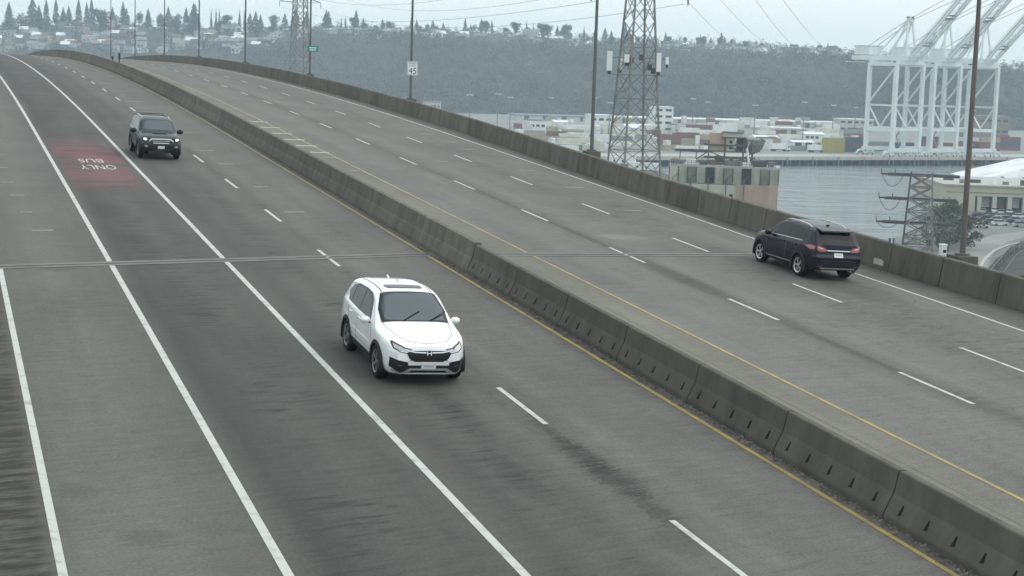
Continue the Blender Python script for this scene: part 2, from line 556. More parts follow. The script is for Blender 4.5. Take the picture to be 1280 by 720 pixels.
    if red:
        mr = N(t, 'ShaderNodeMapRange'); mr.inputs[1].default_value, mr.inputs[2].default_value = 21.0, 46.0
        t.links.new(math_('SUBTRACT', s_, math_('MULTIPLY', math_('ADD', o_, 1.7), SKEW)), mr.inputs[0])
        rc = N(t, 'ShaderNodeValToRGB')
        els = [(0, 0), (.1, .05), (.2, .3), (.34, .55), (.45, .38), (.55, .55), (.72, .6), (.82, .28), (.92, .12), (1, 0)]
        while len(rc.color_ramp.elements) < len(els):
            rc.color_ramp.elements.new(.5)
        for e, (p, v) in zip(rc.color_ramp.elements, els):
            e.position = p; e.color = (v, v, v, 1)
        t.links.new(mr.outputs[0], rc.inputs[0])
        wr = N(t, 'ShaderNodeMapRange', interpolation_type='SMOOTHSTEP'); wr.inputs[1].default_value, wr.inputs[2].default_value = 0.25, 0.62
        t.links.new(noise_(0.5, 0.9, 4, 0.55, 91), wr.inputs[0])
        es = N(t, 'ShaderNodeMapRange', interpolation_type='SMOOTHSTEP'); es.inputs[1].default_value, es.inputs[2].default_value = 1.55, 1.2
        t.links.new(math_('ABSOLUTE', math_('ADD', o_, 1.69)), es.inputs[0])
        rm = N(t, 'ShaderNodeMix', data_type='RGBA')
        rm.inputs[7].default_value = (0.215, 0.072, 0.092, 1)
        t.links.new(math_('MULTIPLY', es.outputs[0], math_('MULTIPLY', rc.outputs[0], wr.outputs[0])), rm.inputs[0])
        t.links.new(col_out, rm.inputs[6])
        col_out = rm.outputs[2]
    t.links.new(col_out, b.inputs['Base Color'])
    bp = N(t, 'ShaderNodeBump')
    bp.inputs['Strength'].default_value = 0.35
    bp.inputs['Distance'].default_value = 0.01
    t.links.new(math_('ADD', math_('MULTIPLY', score, 1.0), grain), bp.inputs['Height'])
    t.links.new(bp.outputs[0], b.inputs['Normal'])
    return m


S_NEAR, S_FAR = -34.0, 430.0
road_m = road_material()
road = struct(strip('road', road_m, None, S_NEAR, S_FAR, -10.4, MID, 0.0, 2.0, False, True, 12))
road_r = struct(strip('road', road_m, None, S_NEAR, S_FAR, MID, 24.3, 0.0, 2.0, True, True, 10))

# the concrete deck that carries it
g = MB()
prof = [(-10.9, -0.06), (-10.9, -0.7), (-6.5, -1.2), (-5.0, -4.2), (17.5, -4.6), (19.0, -1.9), (24.5, -1.5), (24.5, -0.6)]
st = list(np.arange(S_NEAR, S_FAR + 1, 8.0))
for i, s in enumerate(st):
    h = float(np.interp(s, SS, _h))
    for o, z in prof:
        g.v.append((float(np.interp(s, SS, PX)) + o * math.cos(h), float(np.interp(s, SS, PY)) + o * math.sin(h), float(np.interp(s, SS, PZ)) + z - 0.0))
n = len(prof)
for i in range(len(st) - 1):
    for j in range(n - 1):
        g.f.append((i * n + j, (i + 1) * n + j, (i + 1) * n + j + 1, i * n + j + 1))
struct(g.build('bridge_deck', MAT['concrete_pale'], None))

# --- markings
def dashes(o, s0, per, kmin, kmax, parent, right, w=0.115):
    for k in range(kmin, kmax):
        s = s0 + per * k
        if s + 1.6 > S_FAR or s - 1.6 < S_NEAR:
            continue
        strip('lane_dash', MAT['white_line'], parent, s - 1.52, s + 1.52, o - w / 2, o + w / 2, 0.006, 1.6, right)


def line(name, m_, o, w, parent, right, s0=S_NEAR, s1=S_FAR, gap=None):
    if gap:
        strip(name, m_, parent, s0, gap - 0.34, o - w / 2, o + w / 2, 0.006, 2.0, right)
        strip(name, m_, parent, gap + 0.34, s1, o - w / 2, o + w / 2, 0.006, 2.0, right)
    else:
        strip(name, m_, parent, s0, s1, o - w / 2, o + w / 2, 0.006, 2.0, right)


def joint_s(o, right=False):
    return (9.03 + (o - 9.62) * 0.216) if right else (8.55 + o * 0.305)


line('edge_line', MAT['white_line'], O['L1'], 0.13, road, False, s1=joint_s(O['L1']) - .1)
line('bus_lane_line', MAT['white_line'], O['L2'], 0.15, road, False, gap=joint_s(O['L2']))
line('bus_lane_line', MAT['white_line'], O['L3'], 0.15, road, False, gap=joint_s(O['L3']))
line('yellow_edge_line', MAT['yellow_line'], O['YL'], 0.11, road, False, gap=joint_s(O['YL']))
line('yellow_edge_line', MAT['yellow_line'], O['YR'], 0.11, road_r, True, gap=joint_s(O['YR'], True))
line('edge_line', MAT['white_line'], O['RE'], 0.12, road_r, True, gap=joint_s(O['RE'], True))
dashes(O['DL'], -17.98, 9.144, -1, 30, road, False)
dashes(O['R1'], -8.51, 9.144, -2, 22, road_r, True, 0.12)
dashes(O['R2'], -5.48, 9.144, -2, 22, road_r, True, 0.12)

# --- expansion joint: steel armour with a dark seal
for par, right, oa, ob in ((road, False, -10.3, 7.0), (road_r, True, 7.7, 22.0)):
    for nm, m_, d0, d1, dz in (('expansion_joint', MAT['joint_steel'], -0.34, -0.06, 0.010), ('expansion_joint', MAT['joint_steel'], 0.06, 0.34, 0.010), ('joint_seal', MAT['joint'], -0.06, 0.06, 0.004)):
        mb = MB()
        cols = 10
        for j in range(cols + 1):
            o = oa + (ob - oa) * j / cols
            s = joint_s(o, right)
            mb.v += [tuple(pos(s + d0, o, dz, right)), tuple(pos(s + d1, o, dz, right))]
            if j:
                q = 2 * j
                mb.f.append((q - 2, q, q + 1, q - 1))
        mb.build(nm, m_, par)

# --- old scraped bars and lane buttons
for s, o, w in [(82.1, 4.35, 1.3), (71.5, 4.25, 1.4), (65.9, 4.2, 1.2), (40.8, 4.1, 1.1), (35.1, 4.3, 0.7), (19.7, 4.3, 0.8), (50, 4.3, 1.2), (58, 4.25, 1.2), (92, 4.3, 1.2), (27, 4.4, .6)]:
    strip('worn_paint_bar', MAT['faint_line'], road, s - 0.16, s + 0.16, o - w / 2, o + w / 2, 0.005, 1, False, skew=SKEW)
for s, w in [(36.5, .6), (38.84, 1.0), (41.9, 1.15), (44.9, 1.15), (48.2, 1.15), (51.6, 1.15), (55.2, 1.1), (59.4, 1.1), (64, 1.1), (69, 1.1), (74.5, 1.1), (31.5, .5)]:
    strip('worn_paint_bar', MAT['white_line' if 37 < s < 56 else 'faint_line'], road_r, s - 0.15, s + 0.15, 9.35 - w / 2, 9.35 + w / 2, 0.009, 1, True, skew=SKEW)
for s, o, w in [(29.5, 18.9, 1.0), (36.0, 18.9, .9), (45.5, 18.9, 1.1), (49.5, 19.0, 1.1), (54, 18.9, 1.1), (60, 18.9, 1.1), (22.0, 18.6, .8), (38, 15.2, .7), (60, 12, .9), (70, 15, 1.0)]:
    strip('worn_paint_bar', MAT['faint_line'], road_r, s - 0.14, s + 0.14, o - w / 2, o + w / 2, 0.005, 1, True, skew=SKEW)
for s, o, w in [(21.8, -5.3, .5), (25.5, -5.5, .45), (30.2, -5.6, .6), (35, -5.55, .5), (41.5, -5.5, .8), (17.5, -5.2, .4), (13.5, -4.9, .65)]:
    strip('worn_paint_bar', MAT['faint_line'], road, s - 0.13, s + 0.13, o - w / 2, o + w / 2, 0.005, 1, False, skew=SKEW)

# --- pale grooves by the median
for o, w in ((7.78, .05), (8.08, .07), (8.75, .04)):
    strip('gutter_groove', MAT['faint_line'] if o < 8.5 else MAT['joint_steel'], road_r, S_NEAR, 12.0, o - w / 2, o + w / 2, 0.004, 2.0, True)

# --- red bus lane patch with its lettering
strip('red_bus_lane_patch', road_material(True), road, 21.0, 46.0, -3.27, -0.11, 0.004, 1.0, False, True, 6)


def text_mesh(body, mat_, extrude=0.0):
    cu = bpy.data.curves.new('lettering', 'FONT')
    cu.body = body
    cu.align_x = 'CENTER'
    cu.align_y = 'CENTER'
    cu.extrude = extrude
    cu.resolution_u = 3
    ob = bpy.data.objects.new('lettering', cu)
    COL.objects.link(ob)
    dg = bpy.context.evaluated_depsgraph_get()
    me = bpy.data.meshes.new_from_object(ob.evaluated_get(dg))
    bpy.data.objects.remove(ob)
    me.materials.clear()
    me.materials.append(mat_)
    xs = [v.co.x for v in me.vertices]; ys = [v.co.y for v in me.vertices]
    cx, cy = (max(xs) + min(xs)) / 2, (max(ys) + min(ys)) / 2
    w, h = max(xs) - min(xs), max(ys) - min(ys)
    for v in me.vertices:
        v.co = ((v.co.x - cx) / w, (v.co.y - cy) / h, v.co.z)
    return me


for word, oc, sc, w, h in (('BUS', -1.72, 34.1, 1.05, 1.4), ('ONLY', -1.62, 31.7, 1.5, 1.6)):
    me = text_mesh(word, MAT['white_line'])
    for v in me.vertices:
        v.co = pos(sc - v.co.y * h - v.co.x * w * SKEW, oc - v.co.x * w, 0.010, False)
    link('road_lettering', me, road)

# ------------------------------------------------------------------ barriers
def barrier_profile(h, base, top):
    # left foot up over the top and down to the right foot: (x, z)
    return [(-base, -0.03), (-base, 0.09), (-base * 0.97, 0.13), (-top * 2.1, 0.40), (-top * 1.7, 0.47), (-top, h - 0.02), (-top + 0.02, h),
            (top - 0.02, h), (top, h - 0.02), (top * 1.7, 0.47), (top * 2.1, 0.40), (base * 0.97, 0.13), (base, 0.09), (base, -0.03)]


def parapet_profile(h, base, top):
    return [(-base, -0.03), (-base, 0.06), (-top - .01, h - 0.03), (-top + 0.02, h), (top - 0.02, h), (top, h - 0.03), (base * .8, -0.03)]


def barrier_mesh(name, length, h, base, top, slots, mat_, parapet=False):
    prof = (parapet_profile if parapet else barrier_profile)(h, base, top)
    L = length / 2
    mb = MB()
    n = len(prof)
    sw = 0.11
    cuts = [-L]
    for k in range(slots):
        c = -L + length * (k + 0.5) / slots
        cuts += [c - sw / 2, c + sw / 2]
    cuts.append(L)
    for y in cuts:
        mb.v += [(x, y, z) for x, z in prof]
    for i in range(len(cuts) - 1):
        for j in range(n - 1):
            if slots and i % 2 == 1 and j == 2:      # a drain pocket in the sloping foot
                q = [i * n + j, i * n + j + 1, (i + 1) * n + j + 1, (i + 1) * n + j]
                lo0, hi0, hi1, lo1 = [Vector(mb.v[a]) for a in q]
                a0, a1 = lo0.lerp(hi0, 0.22), lo1.lerp(hi1, 0.22)
                b0, b1 = lo0.lerp(hi0, 0.88), lo1.lerp(hi1, 0.88)
                b0, b1 = b0.lerp(b1, 0.3), b1.lerp(b0, 0.3)
                d = Vector((0.11, 0, 0.0))
                k = len(mb.v)
                mb.v += [tuple(p) for p in (a0, b0, b1, a1, a0 + d, b0 + d, b1 + d, a1 + d)]
                mb.f += [(q[0], k, k + 3, q[3]), (k + 1, q[1], q[2], k + 2),
                         (k, k + 4, k + 7, k + 3), (k + 1, k + 2, k + 6, k + 5), (k, k + 1, k + 5, k + 4), (k + 3, k + 7, k + 6, k + 2), (k + 4, k + 5, k + 6, k + 7)]
                mb.f += [(q[0], q[1], k + 1, k), (q[3], k + 3, k + 2, q[2])]
                continue
            mb.f.append((i * n + j, i * n + j + 1, (i + 1) * n + j + 1, (i + 1) * n + j))
    mb.f.append(tuple(range(n)))
    mb.f.append(tuple((len(cuts) - 1) * n + k for k in range(n - 1, -1, -1)))
    me = mb.mesh(name, mat_)
    bm = bmesh.new(); bm.from_mesh(me); bmesh.ops.remove_doubles(bm, verts=bm.verts, dist=1e-5); bmesh.ops.recalc_face_normals(bm, faces=bm.faces); bm.to_mesh(me); bm.free()
    return me


def barrier_run(parent, name, me_list, s0, s1, length, o, right):
    inv = parent.matrix_world.inverted()
    k = 0
    s = s0
    while s < s1:
        if callable(o):
            a, b = pos(s, o(s), 0, right), pos(s + length, o(s + length), 0, right)
            m = frame(s + length / 2, (o(s) + o(s + length)) / 2, right)
            y = (b - a).normalized()
            x = y.cross(Vector((0, 0, 1))).normalized()
            z = x.cross(y).normalized()
            c = (a + b) / 2
            m = Matrix(((x.x, y.x, z.x, c.x), (x.y, y.y, z.y, c.y), (x.z, y.z, z.z, c.z), (0, 0, 0, 1)))
        else:
            m = frame(s + length / 2, o, right)
        ob = link(name, me_list[k % len(me_list)], parent)
        ob.matrix_local = inv @ m
        k += 1
        s += length


def at_base(name, label, cat, p, group=None, rz=0.0):
    o = thing(name, label, cat, p, rz, group)
    o.matrix_world = Matrix.Translation(Vector(p)) @ Matrix.Rotation(rz, 4, 'Z')
    return o


def RB(s):
    return float(np.interp(s, [-34, -5, 2, 6, 10, 18, 25, 32, 45, 60, 120], [23.6, 23.35, 22.92, 22.58, 22.36, 21.98, 21.72, 21.78, 22.1, 22.33, 22.33]))


OM = 7.36
med = at_base('median_barrier', 'slotted precast concrete median barrier between the two carriageways', 'barrier', pos(-30, OM, 0, False))
slotted = [barrier_mesh('barrier_segment', 4.0, 0.86, 0.30, 0.085, 5, MAT['concrete'])]
plain = [barrier_mesh('barrier_segment', 4.0, 0.93, 0.30, 0.10, 0, MAT['concrete_old'])]
slotted[0].materials[0] = MAT['concrete']
barrier_run(med, 'barrier_segment', [barrier_mesh('barrier_segment', 3.965, 0.86, 0.30, 0.085, 5, MAT['concrete'])], -32.75, 7.2, 4.0, OM, False)
barrier_run(med, 'barrier_segment', [barrier_mesh('barrier_segment', 3.98, 0.93, 0.30, 0.10, 0, MAT['concrete_old'])], 7.25, 428, 4.0, OM, False)
edge = at_base('edge_barrier', 'weathered concrete parapet along the right shoulder, water and docks behind', 'barrier', pos(-30, O['RB'], 0, True))
barrier_run(edge, 'barrier_segment', [barrier_mesh('barrier_segment', 2.77, 0.97, 0.24, 0.11, 0, MAT['concrete_old'], True)], -33.6, 428, 2.8, RB, True)
left = at_base('edge_barrier', 'concrete parapet beyond the left shoulder of the near carriageway', 'barrier', pos(-30, -10.0, 0, False))
barrier_run(left, 'barrier_segment', [barrier_mesh('barrier_segment', 3.96, 0.86, 0.28, 0.1, 0, MAT['concrete_old'])], -32, 428, 4.0, -10.0, False)
# pale repair patch on one parapet segment
mb = MB()
mb.box(-0.5, -0.478, -0.32, 0.32, 0.2, 0.42)
pt = link('repair_patch', MB().box(-0.012, 0.0, -0.28, 0.28, -0.1, 0.1).mesh('repair_patch', MAT['concrete_pale']), edge)
fm = frame(9.0, RB(9.0), True) @ Matrix.Translation((-0.218, 0, 0.24)) @ Matrix.Rotation(R(8), 4, 'Y') @ Matrix.Rotation(R(4), 4, 'Z')
pt.matrix_local = edge.matrix_world.inverted() @ fm

# small dark posts with reflectors on the far part of the median
for s_, h_ in ((118.5, 0.4), (112.5, 0.85)):
    p = pos(s_, OM, 0.93, False)
    t_ = at_base('marker_post', 'tall dark marker post on top of the far median barrier' if h_ > .6 else 'short dark marker post on top of the far median barrier', 'post', p)
    MB().tube([(0, 0, -0.02), (0, 0, h_)], 0.05, 8).build('stem', MAT['sign_black'], t_)
    MB().box(-0.09, 0.09, -0.02, 0.02, h_ * 0.35, h_ * 0.98).build('plate', MAT['sign_black'], t_)

# grit and litter swept up against the median foot
gv, gf = [], []
for i in range(4200):
    s = -30 + 42 * rng.random() ** 0.9
    o = 6.84 + 0.2 * rng.random() + 0.05 * rng.normal()
    if o > 7.05:
        o = 7.05
    r = 0.008 + 0.028 * rng.random() ** 3
    p = pos(s, o, 0.002, False)
    k = len(gv)
    a = rng.random() * 6.28
    for q in range(3):
        gv.append((p.x + r * 1.6 * math.cos(a + q * 2.1), p.y + r * 1.6 * math.sin(a + q * 2.1), p.z))
    gv.append((p.x + r * .3, p.y, p.z + r * 1.1))
    gf += [(k, k + 1, k + 3), (k + 1, k + 2, k + 3), (k + 2, k, k + 3)]
grit = MB(); grit.v = gv; grit.f = gf
go = grit.build('road_grit', mat('road_grit', (0.05, 0.042, 0.035), 0.9, c2=(0.16, 0.145, 0.12), scale=6, detail=2))
go['kind'] = 'stuff'
tag(go, 'dark grit and litter along the foot of the median barrier', 'grit')

# ------------------------------------------------------------------ lamp poles on the right parapet
def lamp_pole(label, s, o, rusty, sign=None):
    p = pos(s, o, 0.35, True)
    h = float(np.interp(s, SS, _h))
    t_ = at_base('lamp_pole', label, 'lamp pole', p, 'lamp poles along the right parapet', h)
    m_ = MAT['pole_rust'] if rusty else MAT['pole']
    MB().box(-0.32, 0.32, -0.42, 0.42, -0.9, 0.66).build('pedestal', MAT['concrete_old'], t_)
    MB().tube([(0, 0, 0.64), (0, 0, 0.74)], 0.24, 12).build('base_plate', MAT['pole_rust'], t_)
    MB().tube([(0, 0, 0.74), (0, 0, 4), (0, 0, 13.0)], [0.095, 0.088, 0.055], 12).build('shaft', m_, t_, 40)
    MB().tube([(0, 0, 12.6), (-0.5, 0, 13.3), (-1.6, 0, 13.7), (-2.8, 0, 13.8)], [0.05, 0.045, 0.04, 0.035], 8).build('arm', m_, t_, 40)
    mb_ = MB(); mb_.add([(-3.5, -0.16, 13.75), (-2.7, -0.16, 13.75), (-2.7, 0.16, 13.75), (-3.5, 0.16, 13.75), (-3.4, -0.1, 13.92), (-2.75, -0.1, 13.9), (-2.75, 0.1, 13.9), (-3.4, 0.1, 13.92)],
                        [(0, 3, 2, 1), (4, 5, 6, 7), (0, 1, 5, 4), (1, 2, 6, 5), (2, 3, 7, 6), (3, 0, 4, 7)])
    mb_.build('lamp_head', MAT['steel'], t_)
    return t_


lamps = [(5.9, 23.42, 'rusty brown lamp pole nearest the camera, in front of the parking lot'),
         (37.3, 22.72, 'grey lamp pole left of the tower with white antennas'),
         (71.5, 22.72, 'grey lamp pole carrying the white speed limit sign'),
         (104.6, 22.72, 'grey lamp pole carrying the small green sign'),
         (137.0, 22.72, 'grey lamp pole just beyond the one with the green sign'),
         (169.5, 22.72, 'thin grey lamp pole fourth from the far end of the bridge'),
         (202.0, 22.72, 'thin grey lamp pole third from the far end of the bridge'),
         (238.0, 22.72, 'thin grey lamp pole second from the far end of the bridge'),
         (276.0, 22.72, 'farthest lamp pole on the bridge')]
poles = [lamp_pole(l, s, o, i == 0) for i, (s, o, l) in enumerate(lamps)]
# the near pole carries a small white cabinet at its foot
bx = at_base('pole_cabinet', 'small white box at the foot of the rusty lamp pole', 'box', pos(6.55, 23.1, 0.85, True), rz=H0)
MB().box(-0.09, 0.09, -0.09, 0.09, 0.0, 0.38).build('case', MAT['white_paint'], bx)
MB().box(-0.11, 0.11, -0.11, 0.11, 0.38, 0.42).build('lid', MAT['white_paint'], bx)
MB().box(-0.05, 0.07, -0.096, -0.088, 0.14, 0.24).build('dark_door', MAT['sign_black'], bx)

def sign_on_pole(pole_i, z, w, h, name, label, cat, face_mat, lines, border=None, dx=0.0):
    s, o, _ = lamps[pole_i]
    hd = float(np.interp(s, SS, _h))
    p = pos(s, o, 0.35, True) + Vector((0, 0, z))
    t_ = at_base(name, label, cat, p, None, hd)
    y = -0.17
    MB().box(dx - w / 2, dx + w / 2, y, y + 0.012, -h / 2, h / 2).build('panel', face_mat, t_)
    for zz in (-h * 0.3, h * 0.3):
        MB().box(-0.14, 0.14, y + 0.0125, y + 0.32, zz - 0.02, zz + 0.02).build('bracket', MAT['steel'], t_)
    if border is not None:
        bw = 0.018 * w / 0.6
        f = MB()
        a, b_ = w / 2 - 0.03, h / 2 - 0.03
        for x0, x1, z0, z1 in ((-a, a, b_ - bw, b_), (-a, a, -b_, -b_ + bw), (-a, -a + bw, -b_ + bw, b_ - bw), (a - bw, a, -b_ + bw, b_ - bw)):
            f.box(dx + x0, dx + x1, y - 0.004, y - 0.001, z0, z1)
        f.build('border', border, t_)
    for body, cz, tw, th, m_ in lines:
        me = text_mesh(body, m_, 0.002)
        for v in me.vertices:
            v.co = (dx + v.co.x * tw, y - 0.004, cz + v.co.y * th)
        link('lettering', me, t_)
    return t_


sign_on_pole(2, 2.75, 0.75, 0.95, 'speed_limit_sign', 'white speed limit sign reading 45 on a lamp pole', 'sign', MAT['sign_white'],
             [('SPEED', 0.33, 0.5, 0.11, MAT['sign_black']), ('LIMIT', 0.17, 0.42, 0.11, MAT['sign_black']), ('45', -0.17, 0.52, 0.42, MAT['sign_black'])], MAT['sign_black'], dx=0.05)
gs = sign_on_pole(3, 2.85, 0.95, 0.5, 'guide_sign', 'small green sign with white lines of writing on a lamp pole', 'sign', MAT['sign_green'], [], dx=0.2)
for cz, tw in ((0.1, 0.62), (-0.08, 0.5)):
    MB().box(0.2 - tw / 2, 0.2 + tw / 2, -0.176, -0.171, cz - 0.045, cz + 0.045).build('white_line', MAT['sign_white'], gs)

# ------------------------------------------------------------------ vehicles
def smooth_fn(keys, x0, x1, sig, n=1200):
    xs = np.linspace(x0 - 0.5, x1 + 0.5, n)
    ks = sorted(keys)
    y = np.interp(xs, [k[0] for k in ks], [k[1] for k in ks])
    dx = xs[1] - xs[0]
    m = int(3 * sig / dx) + 1
    w = np.exp(-0.5 * (np.arange(-m, m + 1) * dx / sig) ** 2)
    w /= w.sum()
    y = np.convolve(np.pad(y, m, mode='edge'), w, mode='valid')
    return lambda x: float(np.interp(x, xs, y))


def poly_patch(outline, cell=0.06):
    """a polygon cut into a fine net, in its own plane"""
    bm = bmesh.new()
    vs = [bm.verts.new((a, b, 0)) for a, b in outline]
    bm.faces.new(vs)
    xs = [p[0] for p in outline]; ys = [p[1] for p in outline]
    for lo, hi, no in ((min(xs), max(xs), (1, 0, 0)), (min(ys), max(ys), (0, 1, 0))):
        k = int((hi - lo) / cell)
        for i in range(1, k + 1):
            c = lo + (hi - lo) * i / (k + 1)
            co = (c, 0, 0) if no[0] else (0, c, 0)
            bmesh.ops.bisect_plane(bm, geom=bm.verts[:] + bm.edges[:] + bm.faces[:], plane_co=co, plane_no=no)
    bm.verts.ensure_lookup_table()
    v = [tuple(q.co) for q in bm.verts]
    bm.verts.index_update()
    f = [tuple(q.index for q in fc.verts) for fc in bm.faces]
    bd = [tuple(q.index for q in e.verts) for e in bm.edges if len(e.link_faces) == 1]
    bm.free()
    return v, f, bd


class Car:
    def __init__(self, name, label, m, spec):
        self.sp = spec
        self.root = thing(name, label, 'car', m=m)
        self.body()

    def body(self):
        sp = self.sp
        xr, xf = sp['xr'], sp['xf']
        top = smooth_fn(sp['top'], xr, xf, 0.05)
        plan = smooth_fn(sp['plan'], xr, xf, 0.05)
        belt = smooth_fn(sp['belt'], xr, xf, 0.08)
        bot = smooth_fn(sp['bottom'], xr, xf, 0.05)
        W, Ht = sp['W'] / 2, sp['H']
        NX, NZ, NT = 130, 34, 16
        xs = np.concatenate([np.linspace(xr, xr + 0.25, 14)[:-1], np.linspace(xr + 0.25, xf - 0.25, NX)[:-1], np.linspace(xf - 0.25, xf, 16)])
        rings = []
        for x in xs:
            zt, zb, zl, pl = top(x), bot(x), belt(x), plan(x)
            rr = sp.get('round', 0.13)
            rr = min(rr, (zt - zb) * 0.3)
            z0 = zt - rr

            def wid(z):
                if z <= zl:
                    t = (z - zb) / max(zl - zb, 1e-3)
                    w = np.interp(t, [0, .08, .25, .5, .72, .9, 1], [.90, .945, .985, 1.0, .997, .985, .962])
                else:
                    t = (z - zl) / max(sp['Hroof'] - zl, 1e-3)
                    w = np.interp(t, [0, .08, 1.0, 1.3], [.962, .925, sp['roofw'], sp['roofw'] - .06])
                return W * pl * w
            ring = []
            for k in range(NZ):
                z = zb + (z0 - zb) * k / NZ
                ring.append((wid(z), z))
            w0 = wid(z0)
            for k in range(NT + 1):
                a = (math.pi / 2) * k / NT
                y = w0 * max(math.cos(a), 0) ** 0.5
                z = z0 + rr * (math.sin(a) ** 0.9)
                ring.append((y, z))
            ring.append((0.0, ring[-1][1]))
            rings.append([(x + (sp['fdx'](z) if x > 0 else sp['rdx'](z)) * max(0, 1 - min(abs(x - (xf if x > 0 else xr)) / 0.45, 1)), y, z) for y, z in ring])
        n = len(rings[0])
        vs, fs = [], []
        for sgn in (1, -1):
            for r in rings:
                vs += [(x, sgn * y, z) for x, y, z in r]
        off = len(rings) * n
        wr = sp['wheel_r'] + sp['arch_gap']
        wheels = [(sp['ax_f'], sp['wheel_r']), (sp['ax_r'], sp['wheel_r'])]

        def cut(c):
            return any((c[0] - a) ** 2 + (c[2] - z) ** 2 < wr * wr for a, z in wheels) and abs(c[1]) > 0.5
        for b in (0, off):
            for i in range(len(rings) - 1):
                for j in range(n - 1):
                    q = (b + i * n + j, b + (i + 1) * n + j, b + (i + 1) * n + j + 1, b + i * n + j + 1)
                    c = [sum(vs[k][t] for k in q) / 4 for t in range(3)]
                    if not cut(c):
                        fs.append(q if b == 0 else q[::-1])
        for e in (0, (len(rings) - 1) * n):
            for j in range(n - 1):
                q = (e + j, e + j + 1, off + e + j + 1, off + e + j)
                fs.append(q)
        for i in range(len(rings) - 1):
            fs.append((i * n, (i + 1) * n, off + (i + 1) * n, off + i * n))
        mb = MB(); mb.v = vs; mb.f = fs
        me = mb.mesh('body', sp['paint'])
        bm = bmesh.new(); bm.from_mesh(me)
        bmesh.ops.remove_doubles(bm, verts=bm.verts, dist=1e-4)
        bmesh.ops.recalc_face_normals(bm, faces=bm.faces)
        bm.to_mesh(me)
        self.bvh = BVHTree.FromBMesh(bm)
        bm.free()
        me.polygons.foreach_set('use_smooth', [True] * len(me.polygons))
        me.set_sharp_from_angle(angle=R(42))
        self.bodyob = link('body', me, self.root)
        # wheel wells, arches, wheels
        for a, z in wheels:
            for sgn in (1, -1):
                y1 = sgn * (W * plan(a) - 0.02)
                y0 = sgn * (W * plan(a) - 0.42)
                mb = MB()
                K = 22
                for k in range(K + 1):
                    t = math.pi * (-0.12 + 1.24 * k / K)
                    for yy in (y0, y1):
                        mb.v.append((a + (wr + 0.012) * math.cos(t), yy, z + (wr + 0.012) * math.sin(t)))
                    if k:
                        mb.f.append((2 * k - 2, 2 * k, 2 * k + 1, 2 * k - 1))
                c0 = len(mb.v)
                mb.v.append((a, y0, z))
                mb.f += [(2 * k - 2, c0, 2 * k) for k in range(1, K + 1)]
                mb.build('wheel_well', MAT['well'], self.root)
                # arch trim standing proud of the side
                mb = MB()
                tw = sp['arch_w']
                for k in range(K + 1):
                    t = math.pi * (-0.10 + 1.20 * k / K)
                    for rr_, yy in ((wr - 0.02, W * plan(a) - 0.05), (wr - 0.015, W * plan(a) + 0.018), (wr + tw, W * plan(a) + 0.012), (wr + tw + 0.012, W * plan(a) - 0.05)):
                        mb.v.append((a + rr_ * math.cos(t), sgn * yy, z + rr_ * math.sin(t)))
                    if k:
                        for q in range(3):
                            e = 4 * (k - 1) + q
                            mb.f.append((e, e + 4, e + 5, e + 1) if sgn > 0 else (e + 1, e + 5, e + 4, e))
                mb.build('wheel_arch', MAT['black_plastic'] if sp['black_arch'] else sp['paint'], self.root, 40)
                self.wheel(a, sgn, sgn * (W * plan(a) - 0.125), z)

    def wheel(self, x, sgn, y, z):
        sp = self.sp
        r = sp['wheel_r']
        m = Matrix.Translation((x, y, z)) @ Matrix.Rotation(-sgn * math.pi / 2, 4, 'X')   # local z points outward
        key = 'tyre_%s' % sp['key']
        if key not in bpy.data.meshes:
            MB_ = MB().lathe([(r * .66, -.11), (r * .93, -.115), (r, -.09), (r, .09), (r * .95, .112), (r * .8, .118), (r * .66, .10), (r * .66, -.11)], 32)
            me = MB_.mesh(key, MAT['rubber'], 40)
            rm = MB().lathe([(0.001, .055), (r * .12, .06), (r * .16, .03), (r * .55, .02), (r * .62, .06), (r * .69, .105), (r * .66, .10), (r * .64, -.05), (0.001, -.05)], 32)
            dark = rm.mesh('hub_' + sp['key'], MAT['gloss_black'], 40)
            spk = MB()
            for k in range(sp['spokes']):
                a = 2 * math.pi * k / sp['spokes']
                for da in (-0.13, 0.13):
                    p = Vector((math.cos(a) * r * .1, math.sin(a) * r * .1, .075))
                    q = Vector((math.cos(a + da) * r * .66, math.sin(a + da) * r * .66, .088))
                    spk.beam(p, q, 0.034, 0.03)
            spk.lathe([(r * .60, .075), (r * .60, .10), (r * .69, .112), (r * .69, .09)], 32)
            spk.lathe([(0.001, .10), (r * .13, .09), (r * .15, .07)], 12)
            rim = spk.mesh('rim_' + sp['key'], sp['rim'], 40)
            Car.store = getattr(Car, 'store', {})
            Car.store[sp['key']] = (me, dark, rim)
        me, dark, rim = Car.store[sp['key']]
        w = link('wheel', dark, self.root, m)
        link('tyre', me, w)
        link('rim', rim, w)

